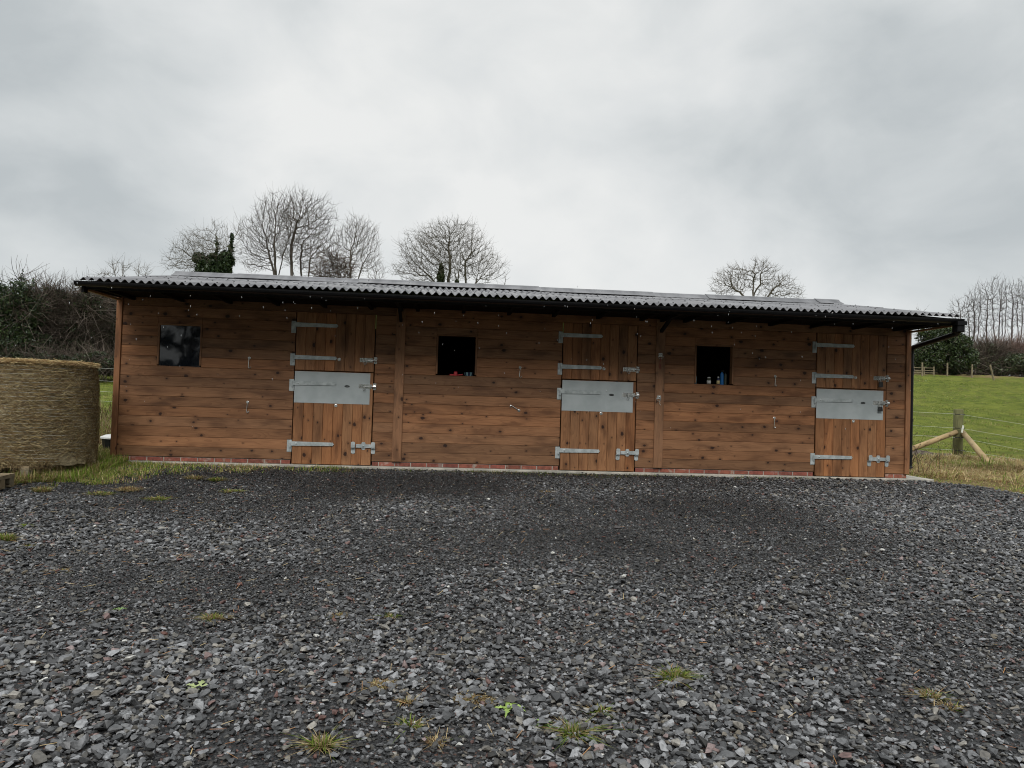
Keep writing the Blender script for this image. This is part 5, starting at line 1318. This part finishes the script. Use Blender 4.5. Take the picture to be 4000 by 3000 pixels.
# wood behind the photographer: it shades the low sky and shows in the window glass
GB = 'trees behind the photographer'
for i, (x, y, h, w) in enumerate(((-20, -31, 16, 6.5), (-15.0, -30, 15, 3.6), (-11.4, -30, 16, 3.6), (-6, -31, 17, 6.5), (2, -31, 16, 7.5), (11, -31, 17, 7.5), (20, -30, 16, 7.5), (29, -28, 16, 7.5), (-29, -28, 16, 7.5))):
    z = gz(x, y); t = thing('pine_tree', 'tall pine behind the photographer, number %s along the row from the west' % ('one two three four five six seven eight nine'.split()[i]), 'tree', (x, y, z), GB)
    m = MB(); x0_ = {1: -12.35, 2: -11.85}.get(i, x); m.tube([(x0_ - .15, y + .4, z - .3), (x0_ + .45, y + .4, z + h * .5), (x0_ + .8, y, z + h)], [.2, .16, .05] if i in (1, 2) else [.42, .3, .05], 8, (.08, .06, .05))
    m.build('trunk', M['bark'], t)
    bl = []; r = np.random.default_rng(i)
    if i in (1, 2):
        bl = [(xx, -30, zz, rx, .6, rz) for xx, zz, rx, rz in (((-13.3, 3.9, .42, .55), (-12.9, 3.35, .55, .28), (-12.5, 3.2, .4, .2), (-13.3, 2.55, .6, .12), (-12.6, 2.2, 1.0, .28)) if i == 1 else ((-11.75, 3.6, .3, .25), (-11.5, 2.9, .4, .3), (-11.4, 4.1, .35, .25), (-11.9, 2.4, .6, .2), (-12.5, 4.5, .3, .12)))]
        leaves('low_foliage', t, bl, 2600, .11, [(.02, .035, .015), (.03, .045, .02)], 950 + i, noise=.6); bl = []
        for k in range(7): bl.append((x + r.normal(0, w * .28), y + r.normal(0, 1), z + h * (.48 + .5 * k / 7), w * (1 - .5 * k / 7) * .62, w * .5, h * .065))
    else:
      for k in range(10):
          zz = z + h * (.18 + .8 * k / 10); bl.append((x + r.normal(0, w * .28), y + r.normal(0, 1), zz, w * (1 - .5 * k / 10) * .62, w * .5, h * .065))
    leaves('crown', t, bl, 14000, .45, [(.02, .035, .015), (.03, .045, .02)], 900 + i, noise=.5)

# ------------------------------------------------------------------ world
W = D.worlds.new('World'); SC.world = W; W.use_nodes = True; nt = W.node_tree
bg = nt.nodes['Background']; out = nt.nodes['World Output']
tc = N(nt, 'ShaderNodeTexCoord')
SUN_EL, SUN_AZ = math.radians(46), math.radians(188)
sky = N(nt, 'ShaderNodeTexSky'); sky.sky_type = 'NISHITA'; sky.sun_disc = False; sky.sun_elevation = SUN_EL; sky.sun_rotation = SUN_AZ
sp = N(nt, 'ShaderNodeSeparateXYZ'); L(nt, tc.outputs['Generated'], sp.inputs[0])
zz = mth(nt, 'MAXIMUM', sp.outputs[2], 0.0)
den = mth(nt, 'ADD', zz, .34)
cv = N(nt, 'ShaderNodeCombineXYZ'); L(nt, sp.outputs[0], cv.inputs[0]); L(nt, sp.outputs[1], cv.inputs[1]); L(nt, mth(nt, 'MULTIPLY', sp.outputs[2], 1.5), cv.inputs[2])
def wn(s, d, dist, off):
    mp = N(nt, 'ShaderNodeMapping'); mp.inputs['Location'].default_value = (off, off * .7, 0); mp.inputs['Rotation'].default_value = (0, .5, 0); mp.inputs['Scale'].default_value = (1, 1, 1); L(nt, cv.outputs[0], mp.inputs[0])
    n = N(nt, 'ShaderNodeTexNoise'); n.inputs['Scale'].default_value = s; n.inputs['Detail'].default_value = d; n.inputs['Distortion'].default_value = dist; n.inputs['Roughness'].default_value = .52
    L(nt, mp.outputs[0], n.inputs['Vector']); return n.outputs[0]
n1, n2 = wn(2.1, 3, .3, 3.3), wn(5.5, 6, .3, 7.1)
mixn = mth(nt, 'ADD', mth(nt, 'MULTIPLY', n1, .55), mth(nt, 'MULTIPLY', n2, .50))
def glow(v, a, b):
    d = ray(*v); d = d / np.linalg.norm(d); n = N(nt, 'ShaderNodeVectorMath'); n.operation = 'DOT_PRODUCT'; L(nt, tc.outputs['Generated'], n.inputs[0]); n.inputs[1].default_value = tuple(d)
    return smap(nt, n.outputs['Value'], math.cos(math.radians(a)), 1.0, 0, b)
f = mth(nt, 'ADD', mixn, glow((1700, 700), 34, .16)); f = mth(nt, 'ADD', f, glow((2400, 1050), 40, .06)); f = mth(nt, 'ADD', f, glow((3400, 1000), 22, .03))
f = mth(nt, 'SUBTRACT', f, glow((100, 700), 22, .09)); f = mth(nt, 'SUBTRACT', f, glow((3700, 150), 22, .05))
cloud = ramp(nt, f, [(.42, (.49, .525, .54)), (.54, (.60, .63, .638)), (.66, (.71, .73, .732)), (.80, (.815, .822, .812))])
zen = mth(nt, 'MULTIPLY_ADD', smap(nt, zz, .5, .95), 1.2 * .72, .72)
cl2 = N(nt, 'ShaderNodeVectorMath'); cl2.operation = 'SCALE'; L(nt, cloud, cl2.inputs[0]); L(nt, zen, cl2.inputs['Scale'])
b2 = N(nt, 'ShaderNodeBackground'); L(nt, cl2.outputs[0], b2.inputs[0]); b2.inputs[1].default_value = 1.0
L(nt, sky.outputs[0], bg.inputs[0]); bg.inputs[1].default_value = .06
mx = N(nt, 'ShaderNodeMixShader'); mx.inputs[0].default_value = .96
L(nt, bg.outputs[0], mx.inputs[1]); L(nt, b2.outputs[0], mx.inputs[2]); L(nt, mx.outputs[0], out.inputs[0])

sl = D.lights.new('overcast_sun', 'SUN'); sl.energy = 1.5; sl.angle = math.radians(36); sl.color = (1, .975, .94)
so = D.objects.new('overcast_sun', sl); COL.objects.link(so)
az = SUN_AZ; dv = Vector((math.sin(az) * math.cos(SUN_EL), math.cos(az) * math.cos(SUN_EL), math.sin(SUN_EL)))
so.rotation_euler = dv.to_track_quat('Z', 'Y').to_euler(); so.location = dv * 30

# ------------------------------------------------------------------ camera
cd = D.cameras.new('camera'); cd.sensor_width = 36; cd.lens = 36 * FPX / 4000; cd.clip_start = .1; cd.clip_end = 3000
co = D.objects.new('camera', cd); COL.objects.link(co)
m4 = Matrix(((RT[0], UP[0], -FW[0], CAM[0]), (RT[1], UP[1], -FW[1], CAM[1]), (RT[2], UP[2], -FW[2], CAM[2]), (0, 0, 0, 1)))
co.matrix_world = m4; SC.camera = co
SC.render.engine = 'CYCLES'; SC.cycles.pixel_filter_type = 'BLACKMAN_HARRIS'; SC.cycles.filter_width = 1.05
vs_ = SC.view_settings; vs_.view_transform = 'Standard'; vs_.look = 'None'; vs_.exposure = .55; vs_.gamma = 1; vs_.use_curve_mapping = False
